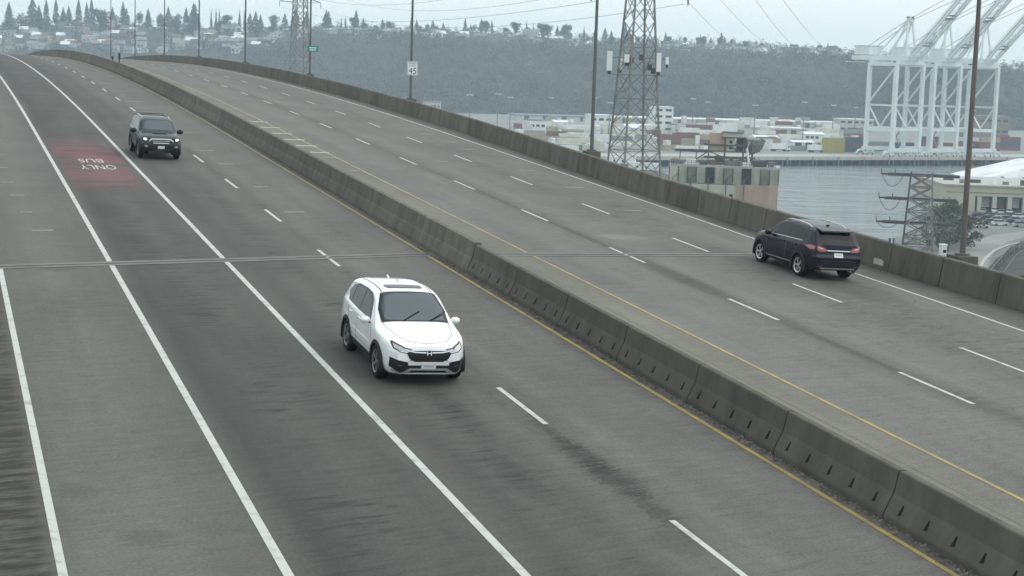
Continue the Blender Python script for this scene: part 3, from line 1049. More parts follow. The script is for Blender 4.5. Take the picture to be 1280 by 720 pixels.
    def patch(self, name, outline, axis, mat_, off=0.006, parent=None, both=False, skirt=0.02, cell=0.06):
        """lay a shaped panel on the body: outline in (x,z) for the sides, (y,z) for front/back, (x,y) for the top"""
        outs = []
        v2, f, bd = poly_patch(outline, cell)
        for sgn in ((1, -1) if both else ((1,) if axis not in ('+y', '-y') else ((1,) if axis == '+y' else (-1,)))):
            vs = []
            ok = True
            for a, b, _ in v2:
                if axis in ('+y', '-y'):
                    org, d = Vector((a, 3 * sgn, b)), Vector((0, -sgn, 0))
                elif axis == '+x':
                    org, d = Vector((4, a, b)), Vector((-1, 0, 0))
                elif axis == '-x':
                    org, d = Vector((-4, a, b)), Vector((1, 0, 0))
                else:
                    org, d = Vector((a, b, 4)), Vector((0, 0, -1))
                hit = self.bvh.ray_cast(org, d)
                p = hit[0]
                if p is None or (axis in ('+x', '-x') and abs(p.x) < 0.6):
                    p = self.bvh.find_nearest(org + d * (3.0 - self.sp['W'] / 2 if axis in ('+y', '-y') else (4 - 2.1)))[0]
                vs.append(p - d * off)
            self._d = d
            mb = MB()
            mb.v = [tuple(p) for p in vs]
            mb.f = [tuple(q) for q in f]
            k = len(vs)
            mp = {}
            for a, b in bd:
                for q in (a, b):
                    if q not in mp:
                        mp[q] = len(mb.v)
                        mb.v.append(tuple(vs[q] + d * skirt))
                mb.f.append((a, b, mp[b], mp[a]))
            me = mb.mesh(name, mat_)
            bm = bmesh.new(); bm.from_mesh(me); bmesh.ops.recalc_face_normals(bm, faces=bm.faces)
            # outward test
            s_ = sum(fc.normal.dot(-d) for fc in bm.faces)
            if s_ < 0:
                bmesh.ops.reverse_faces(bm, faces=bm.faces)
            bm.to_mesh(me); bm.free()
            me.polygons.foreach_set('use_smooth', [True] * len(me.polygons))
            me.set_sharp_from_angle(angle=R(40))
            outs.append(link(name, me, parent or self.root))
        return outs

    def seam(self, pts, axis='+y', both=True, w=0.009, mat_=None, name='panel_gap', off=0.0035):
        """a thin dark gap between panels, along a polyline"""
        left_, right_ = [], []
        for i, p in enumerate(pts):
            a = Vector(pts[max(i - 1, 0)]); b = Vector(pts[min(i + 1, len(pts) - 1)])
            d = (b - a).normalized()
            nrm = Vector((-d.y, d.x)) * (w / 2)
            left_.append(tuple(Vector(p) + nrm)); right_.append(tuple(Vector(p) - nrm))
        return self.patch(name, left_ + right_[::-1], axis, mat_ or MAT['seam'], off, None, both, 0.006, 0.12)

    def mirror(self, x, z, y, mat_, size=1.0):
        for sgn in (1, -1):
            mb = MB()
            prof = [(-.02, .03), (.03, .06), (.07, .075), (.10, .06), (.125, .0)]
            n = 10
            for dx, r in prof:
                for k in range(n):
                    a = 2 * math.pi * k / n
                    mb.v.append((x + (dx - .02) * size, sgn * (y + 0.10 * size + 1.55 * r * math.cos(a) * size), z + r * 1.15 * math.sin(a) * size))
            for i in range(len(prof) - 1):
                for k in range(n):
                    mb.f.append((i * n + k, i * n + (k + 1) % n, (i + 1) * n + (k + 1) % n, (i + 1) * n + k))
            mb.f.append(tuple(range(n)))
            ob = mb.build('wing_mirror', mat_, self.root, 60, fix=True)
            MB().beam((x + .03, sgn * (y - .04), z - .06), (x + .03, sgn * (y + .08), z - .05), .05, .03).build('mirror_stalk', MAT['black_plastic'], ob)
            g_ = MB()
            for k in range(n):
                a = 2 * math.pi * k / n
                g_.v.append((x - .045 * size, sgn * (y + .10 * size + 1.35 * .028 * math.cos(a) * size), z + .030 * 1.05 * math.sin(a) * size))
            g_.f.append(tuple(range(n)))
            g_.build('mirror_glass', MAT['glass'], ob)

    def top_z(self, x, y):
        h = self.bvh.ray_cast(Vector((x, y, 4)), Vector((0, 0, -1)))
        return h[0].z if h[0] else 1.6

    def rails(self, x0, x1, y, mat_, lift=0.05, r=0.018):
        for sgn in (1, -1):
            pts = []
            for k in range(9):
                t = k / 8
                x = x0 + (x1 - x0) * t
                e = min(1, t / 0.12, (1 - t) / 0.12)
                pts.append((x, sgn * y, self.top_z(x, sgn * y) + lift * max(e, 0.05)))
            MB().tube(pts, r, 8).build('roof_rail', mat_, self.root, 50)


def rot_to(s, o, back, right, scale=1.0, yaw=0.0):
    # car's own x points forward: turn the station frame so that its y (along the road) becomes the car's x
    return frame(s, o, right, back) @ Matrix.Rotation(math.pi / 2 + yaw, 4, 'Z') @ Matrix.Scale(scale, 4)


def lin(keys):
    a = [k[0] for k in keys]; b = [k[1] for k in keys]
    return lambda z: float(np.interp(z, a, b))


# ---- white SUV coming towards the camera
spec = dict(key='white', paint=MAT['paint_white'], rim=MAT['rim'], spokes=5, W=1.855, H=1.69, Hroof=1.69, roofw=0.70, xr=-2.12, xf=2.14, wheel_r=0.355, arch_gap=0.045, arch_w=0.05, black_arch=True,
            ax_f=1.36, ax_r=-1.30,
            top=[(-2.12, 1.12), (-1.98, 1.30), (-1.80, 1.53), (-1.72, 1.60), (-1.2, 1.655), (-0.5, 1.69), (0.0, 1.675), (0.28, 1.62), (1.04, 1.14), (1.18, 1.10), (1.6, 1.04), (1.95, 0.95), (2.10, 0.86), (2.14, 0.82)],
            plan=[(-2.12, .86), (-2.0, .93), (-1.7, .98), (-1.3, 1.0), (1.3, 1.0), (1.65, .97), (1.9, .90), (2.05, .80), (2.14, .70)],
            belt=[(-2.12, 1.10), (-1.6, 1.12), (0, 1.04), (0.9, 1.02), (1.3, 1.0), (1.9, 0.88), (2.14, 0.78)],
            bottom=[(-2.12, .34), (-1.9, .27), (0, .24), (1.9, .24), (2.14, .26)],
            fdx=lin([(.2, .02), (.35, .09), (.55, .12), (.72, .10), (.9, .02), (1.0, 0)]), rdx=lin([(.3, -.06), (.5, -.15), (.7, -.16), (.85, -.09), (1.1, -.06), (1.3, 0)]))
car = Car('car', 'white compact SUV with sunroof and black lower trim driving toward the camera', rot_to(-4.95, 1.75, True, False, 1.02), spec)
wx = [(1.02, 0)]
# windscreen: drawn from above (x,y)
car.patch('windscreen_surround', [(1.06, -.74), (1.06, .74), (.66, .735), (.24, .60), (.22, 0), (.24, -.60), (.66, -.735)], '+z', MAT['gloss_black'], 0.004)
ws = car.patch('windscreen', [(1.00, -.66), (1.03, -.3), (1.03, .3), (1.00, .66), (.66, .672), (.29, .545), (.27, 0), (.29, -.545), (.66, -.672)], '+z', MAT['screen'], 0.008)[0]
car.patch('sunroof', [(0.03, -.37), (0.03, .37), (-.07, .42), (-.28, .41), (-.30, 0), (-.28, -.41), (-.07, -.42)], '+z', MAT['glass'], 0.006)
# side windows with their black surround
car.patch('window_surround', [(.62, 1.07), (-.5, 1.10), (-1.45, 1.15), (-1.66, 1.30), (-1.52, 1.46), (-1.1, 1.555), (-.4, 1.585), (.0, 1.56), (.30, 1.44)], '+y', MAT['gloss_black'], 0.004, both=True)
car.patch('window', [(.50, 1.105), (-.36, 1.125), (-.36, 1.55), (-.05, 1.53), (.22, 1.42)], '+y', MAT['glass'], 0.008, both=True)
car.patch('window', [(-.43, 1.13), (-1.18, 1.16), (-1.18, 1.50), (-.9, 1.53), (-.43, 1.55)], '+y', MAT['glass'], 0.008, both=True)
car.patch('window', [(-1.22, 1.165), (-1.42, 1.185), (-1.58, 1.30), (-1.46, 1.42), (-1.22, 1.48)], '+y', MAT['glass'], 0.008, both=True)
car.patch('sill_cladding', [(1.02, .22), (1.02, .40), (.6, .42), (-.7, .43), (-.92, .42), (-.92, .22)], '+y', MAT['black_plastic'], 0.010, both=True)
car.seam([(.93, .45), (.92, .8), (.80, 1.0), (.64, 1.07)]); car.seam([(-.39, .44), (-.395, 1.1)]); car.seam([(-.93, .65), (-1.12, .82), (-1.22, 1.0), (-1.20, 1.15)])
car.seam([(.93, .50), (-.9, .52)], w=.012)
for x in (-.18, -.98):
    for sgn in (1, -1):
        MB().box(x - .10, x + .10, sgn * .925 - .016, sgn * .925 + .016, .945, .975).build('door_handle', MAT['paint_white'], car.root)
# front end
car.patch('headlight', [(.36, .785), (.50, .82), (.64, .875), (.73, .915), (.765, .89), (.74, .785), (.62, .73), (.44, .695)], '+x', MAT['gloss_black'], 0.006)
car.patch('headlight', [(-a, b) for a, b in [(.36, .785), (.50, .82), (.64, .875), (.73, .915), (.765, .89), (.74, .785), (.62, .73), (.44, .695)]], '+x', MAT['gloss_black'], 0.006, cell=.03)
for sgn in (1, -1):
    car.patch('headlight_lens', [(sgn * a, b) for a, b in [(.39, .775), (.52, .805), (.66, .855), (.73, .885), (.72, .80), (.60, .75), (.46, .715)]], '+x', MAT['lamp'], 0.012)
    car.patch('headlight_lens', [(sgn * a, b) for a, b in [(.46, .73), (.60, .76), (.62, .747), (.48, .718)]], '+x', MAT['chrome'], 0.013)
car.patch('grille', [(-.42, .76), (.42, .76), (.47, .70), (.42, .60), (.30, .535), (-.30, .535), (-.42, .60), (-.47, .70)], '+x', MAT['gloss_black'], 0.008)
for z in (.57, .605, .64, .675, .71):
    car.patch('grille_bar', [(-.40, z - .006), (.40, z - .006), (.40, z + .006), (-.40, z + .006)], '+x', MAT['black_plastic'], 0.016, cell=.1)
car.patch('grille_trim', [(-.52, .785), (-.30, .745), (0, .735), (.30, .745), (.52, .785), (.52, .765), (.30, .722), (0, .708), (-.30, .722), (-.52, .765)], '+x', MAT['chrome'], 0.02, cell=.08)
em = car.patch('emblem', [(-.058, .765), (.058, .765), (.07, .72), (.058, .66), (-.058, .66), (-.07, .72)], '+x', MAT['gloss_black'], 0.022)[0]
for pts in ([(-.055, .755), (-.035, .755), (-.028, .67), (-.05, .67)], [(.055, .755), (.035, .755), (.028, .67), (.05, .67)], [(-.035, .72), (.035, .72), (.035, .705), (-.035, .705)]):
    car.patch('emblem_stroke', pts, '+x', MAT['chrome'], 0.028, parent=em)
car.patch('lower_grille', [(-.46, .455), (.46, .455), (.56, .33), (.50, .24), (-.50, .24), (-.56, .33)], '+x', MAT['black_plastic'], 0.008)
for sgn in (1, -1):
    car.patch('fog_lamp_recess', [(sgn * a, b) for a, b in [(.44, .52), (.66, .57), (.79, .60), (.79, .40), (.60, .29), (.45, .36)]], '+x', MAT['black_plastic'], 0.014, cell=.02)
    car.patch('fog_lamp', [(sgn * a, b) for a, b in [(.56, .455), (.66, .47), (.66, .445), (.56, .43)]], '+x', MAT['steel'], 0.014)
car.patch('bumper_trim', [(-.75, .37), (-.58, .29), (-.40, .39), (.40, .39), (.58, .29), (.75, .37), (.75, .325), (.60, .245), (.50, .25), (.36, .35), (-.36, .35), (-.50, .25), (-.60, .245), (-.75, .325)], '+x', MAT['silver'], 0.022, cell=.03)
pl = car.patch('number_plate', [(-.155, .50), (.155, .50), (.155, .38), (-.155, .38)], '+x', MAT['plate'], 0.03)[0]
car.patch('plate_band', [(-.10, .462), (.10, .462), (.10, .425), (-.10, .425)], '+x', mat('plate_grey', (.35, .37, .4), .5), 0.034, parent=pl)
car.mirror(.62, 1.09, .90, MAT['paint_white'], 0.98)
for y in (-.28, .30):
    MB().beam((1.06, y, 1.15), (.80, y + .42, 1.315), .02, .012).build('wiper', MAT['black_plastic'], car.root)
car.seam([(1.0, -.72), (1.25, -.70), (1.7, -.62), (2.0, -.45), (2.07, -.2), (2.08, 0), (2.07, .2), (2.0, .45), (1.7, .62), (1.25, .70), (1.0, .72)], '+z', False, .010)
MB().beam((-1.35, 0, car.top_z(-1.35, 0)), (-1.5, 0, car.top_z(-1.5, 0) + .05), .03, .05).build('antenna_fin', MAT['paint_white'], car.root)
for y in (-.56, .56):
    car.patch('roof_strip', [(.2, y - .012), (.2, y + .012), (-1.5, y * .98 + .012), (-1.5, y * .98 - .012)], '+z', MAT['gloss_black'], 0.004, cell=.15)
# rear corner lamp seen past the flank
for sgn in (1, -1):
    car.patch('tail_light', [(sgn * a, b) for a, b in [(.50, .98), (.78, 1.0), (.70, 1.36), (.60, 1.40), (.62, 1.1), (.50, 1.06)]], '-x', MAT['red_lens'], 0.012)
car.patch('rear_window', [(-.56, 1.17), (.56, 1.17), (.50, 1.46), (-.50, 1.46)], '-x', MAT['glass'], 0.008)
car.patch('rear_bumper', [(-.76, .36), (.76, .36), (.76, .52), (-.76, .52)], '-x', MAT['black_plastic'], 0.01)
car.patch('number_plate', [(-.155, .9), (.155, .9), (.155, .78), (-.155, .78)], '-x', MAT['plate'], 0.012)

# ---- navy SUV driving away on the right carriageway
spec = dict(key='navy', paint=MAT['paint_navy'], rim=MAT['rim_bright'], spokes=5, W=1.845, H=1.68, Hroof=1.68, roofw=0.70, xr=-2.10, xf=2.14, wheel_r=0.355, arch_gap=0.05, arch_w=0.06, black_arch=True,
            ax_f=1.38, ax_r=-1.30,
            top=[(-2.10, 1.14), (-2.0, 1.30), (-1.88, 1.52), (-1.80, 1.585), (-1.2, 1.65), (-0.4, 1.68), (0.1, 1.655), (0.35, 1.6), (1.05, 1.16), (1.2, 1.12), (1.7, 1.05), (2.0, 0.95), (2.14, 0.85)],
            plan=[(-2.10, .84), (-1.98, .93), (-1.7, .98), (-1.3, 1.0), (1.3, 1.0), (1.7, .96), (1.95, .88), (2.14, .72)],
            belt=[(-2.10, 1.10), (-1.6, 1.13), (0, 1.06), (0.9, 1.03), (1.3, 1.0), (2.14, 0.8)],
            bottom=[(-2.10, .38), (-1.9, .30), (0, .25), (1.9, .25), (2.14, .28)],
            fdx=lin([(.2, .02), (.4, .09), (.6, .1), (.9, .02), (1.0, 0)]), rdx=lin([(.3, -.05), (.5, -.15), (.75, -.16), (.85, -.10), (1.12, -.05), (1.35, 0)]))
car = Car('car', 'dark navy SUV with silver roof rails driving away in the far carriageway', rot_to(8.15, 18.85, False, True, 1.0), spec)
car.patch('windscreen', [(1.00, -.68), (1.03, 0), (1.00, .68), (.66, .68), (.34, .55), (.33, 0), (.34, -.55), (.66, -.68)], '+z', MAT['screen'], 0.008)
car.patch('window_surround', [(.66, 1.09), (-.5, 1.12), (-1.35, 1.17), (-1.55, 1.34), (-1.40, 1.47), (-1.0, 1.54), (-.3, 1.57), (.1, 1.545), (.36, 1.44)], '+y', MAT['gloss_black'], 0.004, both=True)
car.patch('window', [(.52, 1.125), (-.36, 1.145), (-.36, 1.535), (0, 1.52), (.28, 1.42)], '+y', MAT['glass'], 0.008, both=True)
car.patch('window', [(-.43, 1.15), (-1.12, 1.18), (-1.12, 1.49), (-.8, 1.52), (-.43, 1.535)], '+y', MAT['glass'], 0.008, both=True)
car.patch('window', [(-1.16, 1.185), (-1.33, 1.20), (-1.48, 1.33), (-1.36, 1.42), (-1.16, 1.48)], '+y', MAT['glass'], 0.008, both=True)
car.patch('window_trim', [(.68, 1.075), (-1.35, 1.15), (-1.35, 1.17), (.68, 1.095)], '+y', MAT['silver'], 0.010, both=True, cell=.15)
car.patch('sill_cladding', [(1.0, .24), (1.0, .42), (-.7, .45), (-.90, .44), (-.90, .24)], '+y', MAT['black_plastic'], 0.010, both=True)
car.patch('sill_trim', [(.98, .34), (-.88, .38), (-.88, .41), (.98, .37)], '+y', MAT['silver'], 0.016, both=True, cell=.15)
car.seam([(.93, .45), (.92, .8), (.82, 1.0), (.68, 1.07)]); car.seam([(-.39, .46), (-.395, 1.13)]); car.seam([(-.93, .65), (-1.12, .84), (-1.2, 1.0), (-1.16, 1.17)])
for x in (-.2, -1.0):
    for sgn in (1, -1):
        MB().box(x - .10, x + .10, sgn * .92 - .016, sgn * .92 + .016, .955, .985).build('door_handle', MAT['paint_navy'], car.root)
# tail
car.patch('rear_window', [(-.60, 1.19), (.60, 1.19), (.535, 1.50), (-.535, 1.50)], '-x', MAT['glass'], 0.008)
sp_ = MB(); sp_.add([(-1.62, -.60, 1.60), (-1.62, .60, 1.60), (-2.0, .56, 1.535), (-2.0, -.56, 1.535), (-1.62, -.60, 1.635), (-1.62, .60, 1.635), (-1.98, .56, 1.575), (-1.98, -.56, 1.575)],
                    [(0, 3, 2, 1), (4, 5, 6, 7), (0, 1, 5, 4), (1, 2, 6, 5), (2, 3, 7, 6), (3, 0, 4, 7)])
sp_.build('spoiler', MAT['gloss_black'], car.root)
for sgn in (1, -1):
    car.patch('tail_light', [(sgn * a, b) for a, b in [(.40, .99), (.52, 1.06), (.72, 1.12), (.79, 1.10), (.79, 1.0), (.66, .93), (.42, .945)]], '-x', MAT['red_lens'], 0.012)
    car.patch('tail_light', [(-1.62, 1.06), (-1.95, 1.11), (-2.12, 1.09), (-2.10, .98), (-1.9, .97)], '+y' if sgn > 0 else '-y', MAT['red_lens'], 0.014)
    car.patch('tail_light_lens', [(sgn * a, b) for a, b in [(.52, 1.03), (.70, 1.08), (.76, 1.06), (.62, 1.0)]], '-x', mat('pale_red_lens', (.55, .25, .28), .2, coat=1), 0.017)
    car.patch('reflector', [(sgn * a, b) for a, b in [(.56, .50), (.74, .50), (.74, .46), (.56, .46)]], '-x', MAT['red_lens'], 0.012)
car.patch('chrome_bar', [(-.40, .985), (.40, .985), (.40, .955), (-.40, .955)], '-x', MAT['chrome'], 0.018, cell=.1)
pl = car.patch('number_plate', [(-.155, .90), (.155, .90), (.155, .77), (-.155, .77)], '-x', MAT['plate'], 0.016)[0]
car.patch('plate_band', [(-.10, .855), (.10, .855), (.10, .82), (-.10, .82)], '-x', mat('plate_grey', (.35, .37, .4), .5), 0.02, parent=pl)
car.patch('rear_bumper', [(-.80, .36), (.80, .36), (.82, .56), (.5, .60), (-.5, .60), (-.82, .56)], '-x', MAT['black_plastic'], 0.01)
car.patch('bumper_trim', [(-.62, .43), (.62, .43), (.60, .385), (-.60, .385)], '-x', MAT['silver'], 0.02, cell=.1)
car.seam([(-.62, .64), (-.4, .66), (.4, .66), (.62, .64)], '-x', False)
car.rails(-1.45, .25, .60, MAT['chrome'])
car.mirror(.66, 1.11, .90, MAT['paint_navy'], 1.1)
MB().beam((-1.25, 0, car.top_z(-1.25, 0)), (-1.42, 0, car.top_z(-1.42, 0) + .05), .03, .05).build('antenna_fin', MAT['gloss_black'], car.root)
MB().beam((-1.93, -.02, 1.20), (-1.90, .34, 1.26), .018, .02).build('rear_wiper', MAT['black_plastic'], car.root)
for y in (-.5, .5):
    MB().tube([(-2.05, y, .33), (-2.22, y, .33)], .035, 10).build('exhaust', MAT['steel'], car.root)
car.patch('headlight', [(.42, .82), (.72, .90), (.74, .82), (.50, .76)], '+x', MAT['lamp'], 0.01)
car.patch('headlight', [(-.42, .82), (-.72, .90), (-.74, .82), (-.50, .76)], '+x', MAT['lamp'], 0.01)
car.patch('grille', [(-.5, .74), (.5, .74), (.6, .5), (-.6, .5)], '+x', MAT['black_plastic'], 0.01)

# ---- dark green truck-like SUV farther up the road
spec = dict(key='green', paint=MAT['paint_green'], rim=MAT['rim'], spokes=6, W=1.92, H=1.79, Hroof=1.79, roofw=0.74, xr=-2.25, xf=2.26, wheel_r=0.39, arch_gap=0.06, arch_w=0.07, black_arch=True,
            ax_f=1.45, ax_r=-1.34,
            top=[(-2.25, 1.25), (-2.2, 1.45), (-2.1, 1.68), (-2.0, 1.74), (-1.2, 1.78), (-0.2, 1.79), (0.25, 1.765), (0.45, 1.71), (1.0, 1.27), (1.12, 1.22), (1.7, 1.18), (2.1, 1.10), (2.26, 1.02)],
            plan=[(-2.25, .9), (-2.1, .97), (-1.7, 1.0), (1.6, 1.0), (1.9, .97), (2.1, .92), (2.26, .80)],
            belt=[(-2.25, 1.18), (-1.6, 1.19), (0, 1.15), (0.9, 1.13), (1.3, 1.11), (2.26, 0.98)],
            bottom=[(-2.25, .48), (-1.9, .38), (0, .36), (1.9, .36), (2.26, .40)], round=0.11,
            fdx=lin([(.3, 0), (.5, .10), (.7, .11), (.85, .03), (1.1, 0)]), rdx=lin([(.3, -.05), (.5, -.14), (.7, -.14), (.85, -.04), (1.2, 0)]))
car = Car('car', 'dark green boxy SUV with lit headlights and roof rack coming down the bridge', rot_to(37.8, 1.4, True, False, 0.96, R(1)), spec)
car.patch('windscreen', [(1.00, -.72), (1.02, 0), (1.00, .72), (.7, .70), (.45, .61), (.44, 0), (.45, -.61), (.7, -.70)], '+z', MAT['screen'], 0.008)
car.patch('window', [(.60, 1.18), (-.35, 1.21), (-.35, 1.64), (.2, 1.63), (.42, 1.52)], '+y', MAT['glass'], 0.008, both=True)
car.patch('window', [(-.43, 1.21), (-1.2, 1.23), (-1.25, 1.63), (-.43, 1.64)], '+y', MAT['glass'], 0.008, both=True)
car.patch('window', [(-1.30, 1.24), (-1.95, 1.27), (-1.90, 1.60), (-1.34, 1.63)], '+y', MAT['glass'], 0.008, both=True)
car.patch('sill_cladding', [(1.0, .34), (1.0, .47), (-.85, .48), (-.85, .34)], '+y', MAT['black_plastic'], 0.01, both=True)
car.seam([(.95, .5), (.95, .9), (.75, 1.16)]); car.seam([(-.39, .5), (-.39, 1.2)]); car.seam([(-.88, .75), (-1.1, .95), (-1.25, 1.2)])
lit = emit('lit_headlamp', (0.9, 0.95, 1.0), 1.3)
for sgn in (1, -1):
    car.patch('headlight', [(sgn * a, b) for a, b in [(.50, 1.04), (.80, 1.06), (.84, .96), (.80, .84), (.62, .84), (.50, .92)]], '+x', MAT['gloss_black'], 0.01)
    car.patch('headlight_lens', [(sgn * a, b) for a, b in [(.66, .99), (.80, 1.0), (.81, .92), (.66, .90)]], '+x', lit, 0.016)
    car.patch('fog_lamp', [(sgn * a, b) for a, b in [(.62, .68), (.76, .69), (.76, .60), (.62, .59)]], '+x', MAT['lamp'], 0.02)
    car.patch('bumper_corner', [(sgn * a, b) for a, b in [(.52, .78), (.86, .76), (.88, .46), (.56, .44)]], '+x', MAT['black_plastic'], 0.01)
car.patch('grille', [(-.50, 1.03), (.50, 1.03), (.56, .86), (.46, .66), (-.46, .66), (-.56, .86)], '+x', MAT['gloss_black'], 0.01)
car.patch('grille_trim', [(-.56, .90), (-.44, 1.0), (.44, 1.0), (.56, .90), (.56, .84), (.42, .945), (-.42, .945), (-.56, .84)], '+x', MAT['chrome'], 0.02, cell=.1)
car.patch('grille_bar', [(-.40, .89), (.40, .89), (.40, .86), (-.40, .86)], '+x', MAT['silver'], 0.02, cell=.1)
car.patch('grille_bar', [(-.36, .80), (.36, .80), (.36, .77), (-.36, .77)], '+x', MAT['silver'], 0.02, cell=.1)
car.patch('bumper', [(-.55, .64), (.55, .64), (.60, .44), (-.60, .44)], '+x', MAT['black_plastic'], 0.012)
car.patch('skid_plate', [(-.40, .50), (.40, .50), (.36, .43), (-.36, .43)], '+x', MAT['steel_dark'], 0.02)
car.patch('number_plate', [(-.155, .66), (.155, .66), (.155, .53), (-.155, .53)], '+x', MAT['plate'], 0.03)
car.patch('hood_scoop', [(1.25, -.28), (1.25, .28), (1.75, .34), (1.75, -.34)], '+z', MAT['paint_green'], 0.03)
car.mirror(.66, 1.2, .95, MAT['black_plastic'], 1.35)
car.rails(-1.8, .2, .64, MAT['silver'], 0.07, 0.024)
for x in (-1.3, -.35):
    MB().beam((x, -.64, 1.855), (x, .64, 1.855), .05, .03).build('roof_bar', MAT['black_plastic'], car.root)
car.patch('rear_window', [(-.62, 1.27), (.62, 1.27), (.58, 1.62), (-.58, 1.62)], '-x', MAT['glass'], 0.008)
for sgn in (1, -1):
    car.patch('tail_light', [(sgn * a, b) for a, b in [(.66, .95), (.84, .95), (.82, 1.22), (.68, 1.22)]], '-x', MAT['red_lens'], 0.012)

# ------------------------------------------------------------------ water, land
WATER_Z, LAND = -1.5, 3.0
def water_material():
    m = bpy.data.materials.new('grey_water')
    m.use_nodes = True
    t = m.node_tree
    b = t.nodes['Principled BSDF']
    b.inputs['Base Color'].default_value = (0.19, 0.215, 0.22, 1)
    b.inputs['Roughness'].default_value = 0.1
    b.inputs['IOR'].default_value = 1.33
    tc = N(t, 'ShaderNodeTexCoord')
    hs = []
    for sx, sy, w in ((0.018, 0.075, 1.0), (0.07, 0.28, 0.5)):
        mp = N(t, 'ShaderNodeMapping'); mp.inputs['Scale'].default_value = (sx, sy, 1); mp.inputs['Rotation'].default_value = (0, 0, R(-8))
        t.links.new(tc.outputs['Object'], mp.inputs[0])
        nz = N(t, 'ShaderNodeTexNoise'); nz.inputs['Scale'].default_value = 1; nz.inputs['Detail'].default_value = 5
        t.links.new(mp.outputs[0], nz.inputs['Vector'])
        mu = N(t, 'ShaderNodeMath', operation='MULTIPLY'); mu.inputs[1].default_value = w
        t.links.new(nz.outputs[0], mu.inputs[0]); hs.append(mu.outputs[0])
    ad = N(t, 'ShaderNodeMath', operation='ADD'); t.links.new(hs[0], ad.inputs[0]); t.links.new(hs[1], ad.inputs[1])
    bp = N(t, 'ShaderNodeBump'); bp.inputs['Strength'].default_value = 1.0; bp.inputs['Distance'].default_value = 3.2
    t.links.new(ad.outputs[0], bp.inputs['Height']); t.links.new(bp.outputs[0], b.inputs['Normal'])
    return m


MAT.update({
    'apron': mat('dock_apron', (0.17, 0.17, 0.16), 0.9, c2=(0.25, 0.25, 0.235), scale=0.03, detail=8),
    'lot': mat('parking_asphalt', (0.11, 0.112, 0.11), 0.9, c2=(0.17, 0.17, 0.165), scale=0.06, detail=8),
    'earth': mat('winter_ground', (0.05, 0.055, 0.04), 0.95, c2=(0.085, 0.08, 0.06), scale=0.02, detail=8),
    'pile': mat('timber_pile', (0.22, 0.215, 0.19), 0.9, c2=(0.12, 0.12, 0.105), scale=0.3),
    'wharf_shade': mat('painted_wharf_shade', (0.03, 0.033, 0.035), 0.9),  # near-black colour paints in the shade beneath the wharf deck
    'beige': mat('beige_wall', (0.46, 0.43, 0.33), 0.8, c2=(0.38, 0.36, 0.28), scale=0.08, detail=6),
    'cream': mat('cream_panel', (0.5, 0.5, 0.42), 0.8, c2=(0.4, 0.4, 0.33), scale=0.2, detail=6),
    'sage': mat('sage_panel', (0.24, 0.26, 0.2), 0.85, c2=(0.38, 0.39, 0.31), scale=0.5, stretch=(1, 1, .3), detail=6),
    'salmon': mat('stained_pink_cladding', (0.36, 0.25, 0.2), 0.85, c2=(0.46, 0.36, 0.28), scale=0.25, stretch=(1, 1, 0.2), detail=7),
    'roof_white': mat('white_membrane_roof', (0.72, 0.74, 0.75), 0.7, c2=(0.5, 0.52, 0.52), scale=0.12, detail=7, contrast=(.45, .7)),
    'rust': mat('rusty_steel', (0.10, 0.065, 0.045), 0.85, c2=(0.2, 0.16, 0.12), scale=0.3, detail=6),
    'leaf': mat('evergreen_leaves', (0.035, 0.05, 0.03), 0.8, c2=(0.075, 0.09, 0.05), scale=0.5, detail=3),
    'bark': mat('bark', (0.07, 0.06, 0.05), 0.9, c2=(0.11, 0.1, 0.085), scale=1.5),
    'conifer': mat('conifer_needles', (0.024, 0.036, 0.03), 0.85, c2=(0.045, 0.058, 0.046), scale=0.1, detail=3),
    'twigs': mat('bare_twigs', (0.075, 0.078, 0.078), 0.9, c2=(0.19, 0.19, 0.18), scale=0.007, detail=5, contrast=(.38, .64)),
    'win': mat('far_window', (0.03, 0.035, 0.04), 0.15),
})


def land(name, poly, m_, z1=LAND, z0=-6.0):
    return struct(MB().prism(poly, z0, z1).build(name, m_, None, fix=True))


wm = MB(); wm.add([(-3500, -1500, WATER_Z), (3500, -1500, WATER_Z), (3500, 2950, WATER_Z), (-3500, 2950, WATER_Z)], [(0, 1, 2, 3)])
struct(wm.build('water', water_material()))
# the wharf line of the container terminal, running away to the right
E0, E1 = at(800, 196), at(1280, 196.5)
BD = Vector((E1.x - E0.x, E1.y - E0.y, 0)).normalized()      # along the berth
GD = Vector((BD.y, -BD.x, 0))                                 # towards the water
W0, W1 = E0 - BD * 700, E1 + BD * 1200
DECK = 26.0
land('terminal_ground', [(W0 - GD * DECK).to_2d()[:], (W1 - GD * DECK).to_2d()[:], (3400, 2900), (-3400, 2900), (-3400, 300), (-700, 300)], MAT['apron'])
# near banks
R0, R1 = at(1192, 262), at(1150, 300)
land('right_bank', [(R0.x - 3, R0.y), (R0.x + 75, R0.y + 190), (1500, 900), (1500, 60), (50, 60), (58, 330), (R1.x - 25, 385), (R1.x - 2, R1.y + 10)], MAT['lot'])
Lb = at(955, 262)
land('left_bank', [(Lb.x, 60), (Lb.x - 2, Lb.y + 40), (at(828, 216).x, at(828, 216).y), (at(600, 212).x, at(600, 212).y + 30), (-1200, 640), (-1200, -300), (60, -300)], MAT['earth'])

